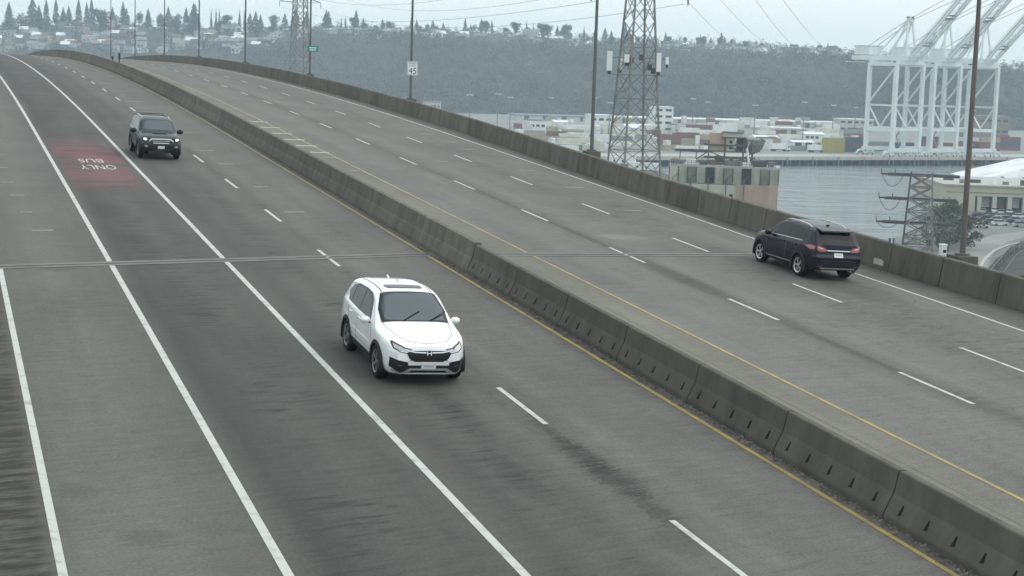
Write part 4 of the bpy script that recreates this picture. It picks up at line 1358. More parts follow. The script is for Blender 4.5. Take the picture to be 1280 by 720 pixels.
# ---- the wharf: deck slab, edge beam, piles one by one
wh = at_base('container_wharf', 'long pile-supported concrete wharf below the container cranes', 'wharf', Vector((W0.x, W0.y, LAND)))
inv = wh.matrix_world.inverted()
L_ = (W1 - W0).length
B4 = Matrix(((BD.x, -GD.x, 0, W0.x), (BD.y, -GD.y, 0, W0.y), (0, 0, 1, 0), (0, 0, 0, 1)))    # x along the berth, y inland
def wpart(name, mb_, m_):
    o = mb_.build(name, m_, wh); o.matrix_local = inv @ B4; return o
wpart('deck_slab', MB().box(0, L_, 0, DECK - 0.02, LAND - 0.9, LAND + 0.02), MAT['concrete_pale'])
wpart('edge_beam', MB().box(0, L_, -0.5, -0.02, LAND - 1.5, LAND + 0.25), MAT['concrete_pale'])
wpart('back_wall', MB().box(0, L_, 14.0, 14.5, -5, LAND - 0.95), MAT['wharf_shade'])
k0 = int((at(810, 196) - W0).length / 5.6)
pm = MB().tube([(0, 0, -4), (0, 0, LAND - 1.52)], 0.28, 6).mesh('pile', MAT['pile'])
pb = MB().tube([(0, 0, -4), (0, 0, LAND - 0.92)], 0.22, 6).mesh('pile', MAT['wharf_shade'])  # rear rows of the same piles, coloured dark as if in shade
fm_ = MB().box(-0.35, 0.35, -0.75, -0.52, -1.2, LAND).mesh('fender', MAT['pile'])
for k in range(0, 46):
    x = (k0 + k) * 5.6 + rng.normal() * 0.3
    for yy, me_ in ((0.6, pm), (4.5, pb), (8.5, pb)):
        o = link('pile', me_, wh); o.matrix_local = inv @ B4 @ Matrix.Translation((x, yy, 0))
    if k % 3 == 0:
        o = link('fender', fm_, wh); o.matrix_local = inv @ B4 @ Matrix.Translation((x + 2, 0, 0))

# ------------------------------------------------------------------ ship-to-shore cranes
def make_crane(label, x0, first=None):
    base = at(x0, 197.0)
    # set the crane so that its water-side legs stand on the wharf near its edge
    t_ = (base - W0).dot(BD)
    org = W0 + BD * t_
    org = Vector((org.x, org.y, LAND + 0.02)) - GD * 21.4
    ang = math.atan2(BD.y, BD.x)
    if first is not None:
        r = dup(first, label)
        r.matrix_world = Matrix.Translation(org) @ Matrix.Rotation(ang, 4, 'Z')
        return r
    r = at_base('container_crane', label, 'crane', org, 'white container cranes on the wharf', ang)
    m_ = MAT['crane_white']
    # local: x along berth (0..BW), y: -GA is the water side, z up
    BW, GA, HG = 18.0, 20.0, 47.5
    for x in (0, BW):
        for y in (0, -GA):
            MB().beam((x, y, 3.0), (x, y, HG), 1.9, 1.6).build('leg', m_, r)
    for y in (0, -GA):
        MB().beam((-2.0, y, 3.4), (BW + 2.0, y, 3.4), 1.5, 1.9).build('sill_beam', m_, r)
        # bogies: rocker arches and wheels
        for x in (0, BW):
            bg_ = MB()
            for dx in (-3.2, 3.2):
                pts = [(x + dx + 2.6 * math.cos(a), y, 0.75 + 1.9 * math.sin(a)) for a in np.linspace(math.pi, 0, 9)]
                for p, q in zip(pts[:-1], pts[1:]):
                    bg_.beam(p, q, 0.9, 0.7, (0, 1, 0))
            b_ = bg_.build('bogie', m_, r)
            for dx in (-5.2, -1.2, 1.2, 5.2):
                MB().tube([(x + dx, y - 0.25, 0.42), (x + dx, y + 0.25, 0.42)], 0.42, 8).build('rail_wheel', MAT['steel_dark'], b_)
    for x in (0, BW):
        MB().beam((x, 0, 13.5), (x, -GA, 13.5), 1.3, 1.7).build('portal_beam', m_, r)
        MB().beam((x, 0, 26.0), (x, -GA, 26.0), 0.8, 0.9).build('tie_beam', m_, r)
        MB().beam((x, 0, HG - .6), (x, -GA, HG - .6), 1.4, 1.8).build('top_beam', m_, r)
        MB().beam((x, -1.0, 27.5), (x, -GA + 1.0, HG - 2), 0.7).build('diagonal_brace', m_, r)
        MB().beam((x, -1.0, 25.5), (x, -GA / 2, 14.6), 0.6).build('diagonal_brace', m_, r)
        MB().beam((x, -GA + 1, 25.5), (x, -GA / 2, 14.6), 0.6).build('diagonal_brace', m_, r)
    for y in (0, -GA):
        MB().beam((0, y, 14.0), (BW, y, 14.0), 1.1, 1.5).build('cross_beam', m_, r)
        MB().beam((0, y, HG + .5), (BW, y, HG + .5), 1.5, 2.2).build('cross_beam', m_, r)
    yb, yh = 20.0, -GA - 3.0
    cx = BW / 2
    for dx in (-3.4, 3.4):
        MB().beam((cx + dx, yb, HG + 2.7), (cx + dx, yh, HG + 2.7), 1.4, 2.4).build('main_girder', m_, r)
    for y in np.linspace(yb - 1, yh + 1, 6):
        MB().beam((cx - 2.7, y, HG + 3.6), (cx + 2.7, y, HG + 3.6), 0.7, 0.7).build('girder_tie', m_, r)
    mh = MB().box(cx - 4.5, cx + 4.5, 6.0, 17.5, HG + 4.2, HG + 8.6); mh.build('machinery_house', m_, r)
    MB().box(cx - 4.9, cx + 4.9, 5.6, 17.9, HG + 8.62, HG + 9.0).build('machinery_roof', MAT['roof_white'], r)
    MB().box(cx - 5.4, cx + 5.4, yb + 0.4, yb + 3.2, HG + 0.2, HG + 0.6).build('service_platform', m_, r)
    MB().box(cx + 1.0, cx + 3.4, -9, -6.2, HG - 2.0, HG + 1.1).build('operator_cab', MAT['win'], r)
    # A-frame over the water-side legs
    apex = Vector((cx, -GA + 2, HG + 22.0))
    for dx in (-3.4, 3.4):
        tip = apex + Vector((dx * 0.42, 0, 0))
        MB().beam((cx + dx, -GA, HG + 3.8), tip, 0.9).build('mast_leg', m_, r)
        MB().beam((cx + dx, -GA + 11, HG + 3.8), tip, 0.6).build('mast_leg', m_, r)
        MB().beam((cx + dx, 1.5, HG + 3.8), tip, 0.55).build('backstay', m_, r)
        MB().beam((cx + dx, yb - 1, HG + 3.8), tip, 0.22).build('stay_rod', MAT['steel'], r)
    MB().beam(apex + Vector((-2.2, 0, 0)), apex + Vector((2.2, 0, 0)), 1.3).build('mast_head', m_, r)
    for dx in (-1.5, 1.5):
        MB().tube([apex + Vector((dx, -.5, 1.1)), apex + Vector((dx, .5, 1.1))], 0.7, 10).build('sheave', MAT['steel_dark'], r)
    # raised boom
    el = R(42)
    d_ = Vector((0, -math.cos(el), math.sin(el)))
    up = Vector((0, math.sin(el), math.cos(el)))
    h0 = Vector((cx, yh - 0.4, HG + 2.9))
    LB = 62.0
    for dx in (-3.2, 3.2):
        q = h0 + Vector((dx, 0, 0))
        MB().beam(q, q + d_ * LB, 0.9, 1.5, up).build('boom_girder', m_, r)
        MB().beam(q + up * 2.2 + d_ * 1.0, q + up * 2.2 + d_ * (LB - 1), 0.14, 0.14, up).build('walkway_rail', MAT['steel'], r)
        MB().beam(q + up * 1.2 + d_ * 1.0, q + up * 1.2 + d_ * (LB - 1), 0.5, 0.12, up).build('walkway', MAT['steel_dark'], r)
        MB().tube([apex + Vector((dx * .42, -0.6, 0.2)), h0 + Vector((dx, 0, 0)) + d_ * 30 + up * 9, h0 + Vector((dx, 0, 0)) + d_ * (LB - 14) + up * 1.2], 0.14, 5).build('forestay', MAT['steel'], r)
    for t in (1.5, 9, 11.2, 20, 29, 31.2, 40, 50, 61):
        MB().beam(h0 + d_ * t + Vector((-2.6, 0, 0)), h0 + d_ * t + Vector((2.6, 0, 0)), 0.8, 0.8).build('boom_tie', m_ if t not in (9, 11.2, 29, 31.2) else MAT['steel'], r)
    for a, b_ in ((9, 20), (20, 9), (31.2, 40), (40, 50)):
        MB().beam(h0 + d_ * a + Vector((-2.6, 0, 0)), h0 + d_ * b_ + Vector((2.6, 0, 0)), 0.35).build('boom_brace', m_, r)
    # stairs on one leg
    st_ = MB()
    for k in range(9):
        z = 5 + k * 4.5
        st_.beam((BW + 1.4, -1.6 if k % 2 else -4.6, z), (BW + 1.4, -4.6 if k % 2 else -1.6, z + 4.5), 0.7, 0.18)
    st_.build('stairway', MAT['steel'], r)
    return r


CR0 = 1124.5
crane = make_crane('leftmost white container crane, nearest to the terminal buildings', CR0)
make_crane('middle white container crane of the three', CR0 + 47, crane)
make_crane('rightmost white container crane, crossed by the rusty lamp pole', CR0 + 94, crane)

# ------------------------------------------------------------------ lattice towers
def lattice(name, label, p, wb, wt, h, arms, m_main, m_thin, panels, rz, leg=0.26, thin=0.13, group=None):
    r = at_base(name, label, 'tower', p, group, rz)
    zs = [h * (1 - (1 - k / panels) ** 1.0) for k in range(panels + 1)]

    def half(z):
        return (wb + (wt - wb) * min(1, z / h)) / 2
    for sx in (-1, 1):
        for sy in (-1, 1):
            MB().beam((sx * half(0), sy * half(0), 0), (sx * half(h), sy * half(h), h), leg).build('corner_leg', m_main, r)
    for f in range(4):
        c, s_ = [(1, 0), (0, 1), (-1, 0), (0, -1)][f]
        br = MB()
        for k in range(panels):
            z0, z1 = zs[k], zs[k + 1]
            a, b = half(z0), half(z1)

            def pt(t, z, w):
                return (c * w - s_ * t * w, s_ * w + c * t * w, z)
            br.beam(pt(-1, z0, a), pt(1, z1, b), thin)
            br.beam(pt(1, z0, a), pt(-1, z1, b), thin)
            if k % 2 == 0:
                br.beam(pt(-1, z0, a), pt(1, z0, a), thin)
            zm = (z0 + z1) / 2
            wm_ = (a + b) / 2
            br.beam(pt(-1, zm, wm_), pt(-0.5, z0 + (z1 - z0) * .25, (a * .75 + b * .25)), thin * .7)
            br.beam(pt(1, zm, wm_), pt(0.5, z0 + (z1 - z0) * .25, (a * .75 + b * .25)), thin * .7)
        o = br.build('bracing', m_thin, r)
    for z, ln in arms:
        w = half(z)
        for sx in (-1, 1):
            a = MB()
            for sy in (-1, 1):
                a.beam((sx * w, sy * w, z), (sx * (w + ln), 0, z + .3), .16)
                a.beam((sx * w, sy * w, z + 1.8), (sx * (w + ln), 0, z + .3), .14)
            a.build('cross_arm', m_main, r)
            MB().tube([(sx * (w + ln), 0, z + .2), (sx * (w + ln), 0, z - 1.7)], .1, 6).build('insulator', MAT['steel_dark'], r)
    return r


TD = 235.0
tp = at(782.5, 441, d=TD); tp.z = LAND
tw = lattice('lattice_tower', 'tall grey steel lattice tower carrying white antenna panels', tp, 8.4, 1.6, 60.0, [(50, 6), (55, 5), (59, 4)], MAT['steel'], MAT['steel'], 17, R(22), 0.22, 0.09)
# antennas of the tower: white panels on stand-off frames
AZ = at(790, 78, d=TD).z - LAND
for k, (px, py, hpx, wpx, dy) in enumerate([(762, 76, 24, 6.5, -2.2), (783.5, 73, 10, 6, -3.0), (823.5, 78, 23, 5.5, -3.4), (833.8, 76, 9, 3.5, -2.6), (776, 79, 16, 3, 3.0)]):
    sc_ = TD / FOCAL
    c = at(px, py, d=TD + dy)
    lab = ['large white antenna panel on the left of the lattice tower', 'small white antenna box in the middle of the lattice tower', 'large white antenna panel on the right of the lattice tower', 'narrow white antenna at the far right of the lattice tower', 'thin white antenna behind the left tower leg'][k]
    a = at_base('antenna', lab, 'antenna', c, None, R(-8 + 9 * k))
    w, h = wpx * sc_, hpx * sc_
    MB().box(-w / 2, w / 2, -.12, .12, -h / 2, h / 2).build('panel', MAT['antenna'], a)
    MB().box(-w * .3, w * .3, -.1, .1, -h / 2 - .45, -h / 2 - 0.01).build('connector', MAT['sign_black'], a)
    MB().tube([(0, .2, -h * .7), (0, .2, h * .6)], .045, 6).build('mount_pipe', MAT['steel'], a)
tinv = tw.matrix_world.inverted()
fr = MB()
for za in (AZ - 1.7, AZ + 0.6):
    for ya in (-2.3, 1.3):
        fr.beam((-3.5, ya, za), (3.5, ya, za), .10)
    for xa in (-3.5, 3.5):
        fr.beam((xa, -2.3, za), (xa, 1.3, za), .10)
o = fr.build('antenna_frame', MAT['steel'], tw)
o.matrix_local = tinv @ Matrix.Translation(tp + Vector((0, 0, 0)))
for dx, dz in ((-1.6, AZ - .1), (-1.0, AZ + .3), (1.5, AZ - .6), (.3, AZ + .7), (2.0, AZ - 1.1)):
    o = MB().box(dx - .3, dx + .3, -2.2, -1.8, dz - .4, dz + .4).build('equipment_box', MAT['steel_dark'], tw)
    o.matrix_local = tinv @ Matrix.Translation(tp + Vector((0, 0, 0)))

fp = at(371, 300, d=620); fp.z = LAND
ftw = lattice('lattice_tower', 'distant pale lattice tower standing behind the bridge near the green sign', fp, 8.0, 3.0, 75.0, [(60, 6), (67, 5)], MAT['steel'], MAT['steel'], 17, R(30), 0.32, 0.18)

# the low wide-armed line tower over the water
cp = at(1147, 300, d=330); cp.z = LAND
ct = at_base('line_tower', 'short steel line tower with three long horizontal crossarms', 'tower', cp, None, R(-14))
sc_ = 330 / FOCAL
zt = [at(1147, y, d=330).z - LAND for y in (219, 249, 279)]
for sx in (-1, 1):
    for sy in (-1, 1):
        MB().beam((sx * 3.2, sy * 3.2, 0), (sx * 2.0, sy * 2.0, zt[0] + .5), .3).build('corner_leg', MAT['steel_dark'] if sx < 0 else MAT['steel'], ct)
lv = [0, 3.5, 7.0, zt[2] - 2.6, zt[2], (zt[2] + zt[1]) / 2, zt[1], (zt[1] + zt[0]) / 2, zt[0]]
for f in range(4):
    c, s_ = [(1, 0), (0, 1), (-1, 0), (0, -1)][f]
    br = MB()
    for a, b in zip(lv[:-1], lv[1:]):
        wa, wb_ = 3.2 - 1.2 * a / zt[0], 3.2 - 1.2 * b / zt[0]
        br.beam((c * wa - s_ * -wa, s_ * wa + c * -wa, a), (c * wb_ - s_ * wb_, s_ * wb_ + c * wb_, b), .2)
        br.beam((c * wa - s_ * wa, s_ * wa + c * wa, a), (c * wb_ - s_ * -wb_, s_ * wb_ + c * -wb_, b), .2)
        br.beam((c * wb_ - s_ * wb_, s_ * wb_ + c * wb_, b), (c * wb_ - s_ * -wb_, s_ * wb_ + c * -wb_, b), .2)
    br.build('bracing', MAT['steel'], ct)
for k, z in enumerate(zt):
    L0, L1 = -7.6 - 0.25 * k, 7.2 - 0.3 * k
    am = MB()
    for sy in (-.9, .9):
        am.beam((L0 + 1.2, sy, z), (L1, sy, z), .3, .5)
        am.beam((L0 + 1.2, sy, z), (L0, 0, z), .26, .3)
    for x in np.linspace(L0 + 1.4, L1, 9):
        am.beam((x, -.9, z), (x, .9, z), .14)
    ar = am.build('cross_arm', MAT['steel_dark'], ct)
    for x in (L0, L0 + 2.6):
        MB().tube([(x, 0, z + .1), (x - .1, 0, z + 1.0)], .1, 6).build('insulator', MAT['steel_dark'], ar)
    lp = [(L0 + 4.2 * t, 0, z - 4 * 2.4 * t * (1 - t) * (1 if k < 2 else .5)) for t in np.linspace(0, 1, 12)]
    MB().tube(lp, .06, 5).build('jumper_cable', MAT['steel_dark'], ar)

# overhead wires
wires = []
WN = ['leftmost ', 'second ', 'third ', 'fourth ']
def wire(p, q, sag, label, r=0.03):
    p, q = Vector(p), Vector(q)
    pts = [p.lerp(q, t) - Vector((0, 0, 4 * sag * t * (1 - t))) for t in np.linspace(0, 1, 25)]
    return tag(MB().tube(pts, r, 5).build('power_line', MAT['steel'], None), label, 'wire', 'overhead power lines')


tt = Vector((tp.x, tp.y, LAND))
ft = Vector((fp.x, fp.y, LAND))
for k, (dx, z0, z1) in enumerate([(-6.0, 50, 60), (6.0, 50, 60), (-5.5, 55, 67), (5.5, 55, 67)]):
    wire(tt + Vector((dx, 0, z0 - 1.6)), ft + Vector((dx * 1.15, 0, z1 - 1.6)), 4 + k, ['lowest', 'second', 'third', 'topmost'][k] + ' power line sagging between the two lattice towers')
for k, (px, py, dx, z0) in enumerate([(930, 56, -6, 50), (975, 62, -5.5, 55), (1010, 66, 6, 50), (1050, 72, 5.5, 55)]):
    wire(tt + Vector((dx, 0, z0 - 1.6 + 14)), at(px, py, d=1500), 6, WN[k] + 'power line falling from the tall tower to the right of the ridge', 0.06)
for k in range(3):
    z = zt[k]
    q = cp + Vector((-7.4, 1.9, z))
    wire(q, at(985, 226 + 13 * k, d=300) , 0.8, ['top', 'middle', 'bottom'][k] + ' thin cable running left from the wide-armed line tower', 0.02)

# ------------------------------------------------------------------ hillside
HX = [-700, 0, 150, 300, 450, 600, 700, 800, 950, 1080, 1280, 1900]
HSKY = [34, 31, 32, 40, 38, 42, 50, 55, 61, 70, 84, 100]
D0, D1 = 1430.0, 1800.0


def horizon(px):
    return HORIZON + (px - 640) * math.tan(ROLL)


def ridge(px):
    return CAM_Z + (horizon(px) - np.interp(px, HX, HSKY)) / FOCAL * D1


def vnoise(x, y):
    return (math.sin(x * .013 + 1.3) * math.sin(y * .017 + .7) + .6 * math.sin(x * .031 + 2.1) * math.sin(y * .027 + 4.) + .35 * math.sin(x * .071) * math.sin(y * .063 + 1.))


def hill_z(x, y):
    px = 640 + FOCAL * x / y * 1.0
    t = (y - D0) / (D1 - D0)
    zr = ridge(px)
    if t <= 0:
        return LAND - 0.5 + t * 20
    steep = np.interp(px, [250, 420], [0, 1])
    a = min(1, t)
    soft = a ** 0.9
    hard = np.interp(a, [0, .08, .45, .7, 1], [0, .06, .72, .92, 1])
    z = LAND + (zr - LAND) * (soft * (1 - steep) + hard * steep)
    if t > 1:
        z -= (t - 1) * 30
    return z + vnoise(x, y) * (1.6 + 2.2 * steep * (1 - a)) * min(1, t * 3)


hm = MB()
pxs = np.arange(-640, 1960, 22.0)
ds = np.concatenate([np.arange(D0 - 30, D1 + 60, 16.0), np.arange(D1 + 80, 2700, 90)])
for d in ds:
    for px in pxs:
        x = (px - 640) / FOCAL * d
        hm.v.append((x, d, hill_z(x, d)))
n = len(pxs)
for i in range(len(ds) - 1):
    for j in range(n - 1):
        hm.f.append((i * n + j, i * n + j + 1, (i + 1) * n + j + 1, (i + 1) * n + j))
struct(hm.build('hillside', mat('hill_ground', (0.05, 0.05, 0.04), 0.95, c2=(0.075, 0.075, 0.055), scale=0.01, detail=6), None, 180))


def on_hill(px, py):
    """where the line of sight through a pixel meets the hillside"""
    u, v = (px - 640.0) / FOCAL, (py - 360.0) / FOCAL
    r = FWD + XC * u - YC * v
    best = None
    for d in np.arange(D0, D1 + 40, 4.0):
        p = r * (d / r.y)
        z = p.z + CAM_Z
        hz = hill_z(p.x, p.y)
        if z <= hz:
            return Vector((p.x, p.y, hz))
    p = r * (D1 / r.y)
    return Vector((p.x, p.y, hill_z(p.x, p.y)))


# ---- woods on the slope: uncountable bare trees
def clump_mesh(name, pts, mat_, tint=True):
    """pts: x, y, z, radius, height, n: fuzzy crowns of small twig-sized faces"""
    V, F = [], []
    cols = []
    for x, y, z, r, h, k in pts:
        k = int(k)
        a = rng.random(k) * 6.283
        u = rng.random(k) ** 0.6
        t = rng.random(k)
        rr = r * u * np.sqrt(np.maximum(0.05, 1 - (2 * t - 1) ** 2))
        cx, cy, cz = x + rr * np.cos(a), y + rr * np.sin(a), z + h * (0.18 + 0.82 * t)
        s_ = r * (0.15 + 0.15 * rng.random(k))
        d1 = rng.normal(size=(k, 3)); d2 = rng.normal(size=(k, 3))
        d1 /= np.linalg.norm(d1, axis=1)[:, None]; d2 /= np.linalg.norm(d2, axis=1)[:, None]
        c = np.stack([cx, cy, cz], 1)
        b = len(V)
        tri = np.stack([c + d1 * s_[:, None], c + d2 * s_[:, None] * .8, c - (d1 + d2) * s_[:, None] * .5], 1).reshape(-1, 3)
        V.extend(map(tuple, tri))
        F.extend((b + 3 * i, b + 3 * i + 1, b + 3 * i + 2) for i in range(k))
    mb_ = MB(); mb_.v = V; mb_.f = F
    return mb_.mesh(name, mat_)


for nm, cnt, m_, lab, px0, px1, t0, t1, rr in (
        ('hillside_woods', 8200, 'twigs', 'grey leafless woods covering the hillside', 300, 1700, 0.0, .6, (2.6, 4.6)),
        ('hillside_woods', 320, 'conifer', 'dark evergreen growth scattered through the hillside woods', 260, 1700, 0.02, .6, (1.8, 3.4)),
        ('hillside_gardens', 1100, 'conifer', 'dark garden trees among the houses along the ridge', 330, 1700, .6, 1.0, (1.5, 3.3)),
        ('hillside_gardens', 900, 'twigs', 'bare garden trees among the houses along the ridge', 330, 1700, .6, 1.0, (1.8, 3.6)),
        ('hillside_gardens', 1700, 'twigs', 'grey garden trees and hedges between the hillside houses', -400, 330, .15, 1.0, (1.8, 3.8)),
        ('hillside_gardens', 1500, 'conifer', 'dark evergreen garden trees between the hillside houses', -400, 330, .1, 1.0, (1.5, 3.2))):
    pts = []
    for i in range(cnt):
        px = px0 + (px1 - px0) * rng.random()
        t = t0 + (t1 - t0) * rng.random()
        d = D0 + (D1 - D0) * t
        x = (px - 640) / FOCAL * d
        r_ = rr[0] + (rr[1] - rr[0]) * rng.random()
        pts.append((x, d, hill_z(x, d) - 1.0, r_, r_ * (1.7 + 2.0 * rng.random() ** 2), 60 if 'woods' in nm else 36))
    o = link(nm, clump_mesh(nm, pts, MAT[m_]))
    o['kind'] = 'stuff'
    tag(o, lab, 'trees')

# ---- trees one can pick out on the ridge
def conifer_meshes(seed, h, r):
    rg = np.random.default_rng(seed)
    tr = MB().tube([(0, 0, -1.5), (0, 0, h * .5), (0, 0, h * .96)], [r * .10, r * .06, r * .015], 6).mesh('trunk', MAT['bark'])
    V, F = [], []
    for i in range(260):
        t = rg.random() ** 0.8
        z = h * (0.1 + 0.9 * t)
        rad = r * (1 - t) ** 0.85 * (0.75 + 0.45 * rg.random())
        a = rg.random() * 6.283
        w = 0.28 * r * (1.1 - t) * (0.6 + .8 * rg.random()) + .15
        dx, dy = math.cos(a), math.sin(a)
        ri = rad * .25
        b = len(V)
        V += [(dx * ri - dy * w * .5, dy * ri + dx * w * .5, z + .05 * h * (1.1 - t)), (dx * ri + dy * w * .5, dy * ri - dx * w * .5, z + .05 * h * (1.1 - t)), (dx * rad, dy * rad, z - .03 * h), (dx * rad * .6, dy * rad * .6, z + .035 * h)]
        F += [(b, b + 1, b + 2), (b, b + 2, b + 3), (b + 1, b + 3, b + 2)]
    mb_ = MB(); mb_.v = V; mb_.f = F
    return tr, mb_.mesh('crown', MAT['conifer'])


def round_meshes(seed, h, r, m_):
    rg = np.random.default_rng(seed)
    t_ = MB().tube([(0, 0, -1.5), (0.1, 0, h * .35), (0, .1, h * .8)], [r * .08, r * .06, r * .02], 6)
    for k in range(6):
        a = k * 1.05
        t_.tube([(0, 0, h * (.3 + .05 * k)), (math.cos(a) * r * .6, math.sin(a) * r * .6, h * (.55 + .06 * k))], [r * .04, r * .012], 5)
    V, F = [], []
    lob = [(rg.normal() * r * .35, rg.normal() * r * .35, h * (.28 + .56 * rg.random()), r * (.42 + .3 * rg.random())) for _ in range(12)]
    for x, y, z, q in lob:
        for i in range(48):
            d = rg.normal(size=3); d /= np.linalg.norm(d)
            c = np.array([x, y, z]) + d * q * (0.5 + .5 * rg.random())
            e1, e2 = rg.normal(size=3), rg.normal(size=3)
            s_ = q * .22
            b = len(V)
            V += [tuple(c + e1 * s_), tuple(c + e2 * s_), tuple(c - (e1 + e2) * s_ * .5)]
            F.append((b, b + 1, b + 2))
    mb_ = MB(); mb_.v = V; mb_.f = F
    return t_.mesh('trunk', MAT['bark']), mb_.mesh('crown', m_)


CON = [conifer_meshes(i, 15.0, r) for i, r in enumerate((3.2, 4.2, 2.8, 5.0))]
POP = [conifer_meshes(20 + i, 13.0, r) for i, r in enumerate((1.2, 1.5))]
RND = [round_meshes(40 + i, 10.0, 3.1, m_) for i, m_ in enumerate((MAT['twigs'], MAT['conifer'], MAT['twigs']))]


def tree_at(p, kind, h, label, group):
    tr, cr_ = kind
    h0 = {True: 15.0, False: 10.0}[kind in CON] if kind not in POP else 13.0
    m = Matrix.Translation(p) @ Matrix.Rotation(rng.random() * 6.28, 4, 'Z') @ Matrix.Scale(h / h0, 4)
    t_ = thing('conifer_tree' if kind in CON else ('narrow_tree' if kind in POP else 'leafy_tree'), label, 'tree', m=m, group=group)
    link('trunk', tr, t_)
    link('crown', cr_, t_)
    return t_


def zone(px):
    for lim, txt in ((60, 'at the far left'), (125, 'above the median crest'), (180, 'behind the farthest lamp poles'), (252, 'between the thin far lamp poles'),
                     (310, 'left of the fifth lamp pole'), (385, 'behind the distant lattice tower'), (512, 'between the two pole signs'), (640, 'right of the speed sign'),
                     (735, 'left of the antenna tower pole'), (830, 'behind the antenna tower'), (960, 'right of the antenna tower'), (1090, 'left of the white cranes'), (2000, 'behind the white cranes')):
        if px < lim:
            return txt


sk = [  # pixel x, top pixel y, kind (c conifer, p narrow, r round, d dark round)
    (8, 2, 'c'), (24, 14, 'r'), (37, -4, 'c'), (45, 6, 'c'), (54, -2, 'c'), (66, -3, 'c'), (75, 9, 'd'), (82, 7, 'c'), (94, -2, 'c'), (104, 2, 'c'), (110, -3, 'c'), (121, 8, 'd'), (126, 12, 'd'), (136, 9, 'd'),
    (149, 1, 'c'), (153, 10, 'd'), (169, 15, 'r'), (180, 10, 'c'), (196, 17, 'r'), (205, 8, 'd'), (213, 14, 'r'), (217, 16, 'p'), (227, 9, 'c'), (236, 4, 'd'), (238, 5, 'c'), (258, 11, 'p'), (264, 10, 'p'), (268, 11, 'p'), (277, 16, 'd'),
    (293, 12, 'p'), (299, 13, 'p'), (306, 16, 'd'), (313, 14, 'd'), (319, 18, 'd'), (335, 18, 'r'), (349, 16, 'd'), (362, 9, 'c'), (376, 14, 'd'), (400, 12, 'd'), (403, 14, 'd'), (419, 20, 'p'), (424, 20, 'p'), (437, 12, 'c'), (434, 20, 'd'), (446, 22, 'd'), (470, 23, 'd'), (478, 24, 'r'),
    (505, 22, 'c'), (512, 24, 'd'), (532, 25, 'd'), (545, 28, 'd'), (562, 31, 'p'), (572, 22, 'c'), (579, 30, 'd'), (592, 23, 'd'), (597, 24, 'd'), (605, 25, 'c'), (634, 25, 'd'), (648, 25, 'p'), (656, 27, 'p'), (667, 27, 'd'), (674, 28, 'd'), (686, 32, 'd'), (697, 28, 'd'), (719, 32, 'p'), (732, 38, 'd'), (745, 34, 'd'), (753, 38, 'd'), (770, 29, 'd'), (775, 34, 'd'),
    (820, 39, 'c'), (824, 44, 'd'), (863, 41, 'p'), (867, 44, 'd'), (876, 46, 'd'), (889, 40, 'c'), (893, 45, 'd'), (907, 48, 'p'), (932, 49, 'd'), (950, 54, 'd'), (970, 54, 'd'), (1021, 53, 'c'), (1034, 59, 'd'), (1050, 65, 'd'), (1072, 58, 'c'), (1060, 66, 'd'),
    (1186, 78, 'd'), (1205, 76, 'd'), (1256, 77, 'd'), (1262, 76, 'c'), (1268, 82, 'd'), (1276, 84, 'd')]
for px, py, k in sk:
    ys = float(np.interp(px, HX, HSKY))
    d = D1 - 60 * rng.random()
    x = (px - 640) / FOCAL * d
    z = hill_z(x, d)
    top = at(px, py, d=d).z
    h = max(5.0, top - z)
    p = Vector((x, d, z))
    kind = {'c': CON[rng.integers(4)], 'p': POP[rng.integers(2)], 'r': RND[0 if rng.random() < .5 else 2], 'd': CON[3] if (px * 7) % 10 < 6 else RND[1]}[k]
    k = 'c' if kind in CON else k
    nm = {'c': 'tall dark conifer on the skyline ', 'p': 'slim upright tree on the skyline ', 'r': 'bare rounded tree on the skyline ', 'd': 'dark bushy tree on the skyline '}[k]
    tree_at(p, kind, h, nm + zone(px), 'trees on the skyline')

for i in range(70):
    px = rng.uniform(0, 1075)
    d = D1 - 30 * rng.random()
    x = (px - 640) / FOCAL * d
    k = rng.integers(3)
    tree_at(Vector((x, d, hill_z(x, d) - .5)), RND[k], rng.uniform(5, 10.5), ['bare low tree', 'dark low round tree', 'bare low tree'][k] + ' on the ridge line ' + zone(px), 'trees on the skyline')

# ---- houses on the hill
WALLS = {'white': (0.78, 0.79, 0.77), 'pale grey': (0.5, 0.52, 0.53), 'cream': (0.5, 0.47, 0.4), 'slate blue': (0.17, 0.2, 0.24), 'brown': (0.2, 0.16, 0.13), 'dark grey': (0.14, 0.145, 0.15)}
ROOFS = {'dark': (0.07, 0.072, 0.075), 'grey': (0.2, 0.205, 0.21), 'white': (0.7, 0.72, 0.73), 'brown': (0.13, 0.1, 0.085)}
WM = {k: mat('wall_' + k.replace(' ', '_'), v, 0.8) for k, v in WALLS.items()}
RM = {k: mat('roof_' + k, v, 0.8) for k, v in ROOFS.items()}
houses = {}


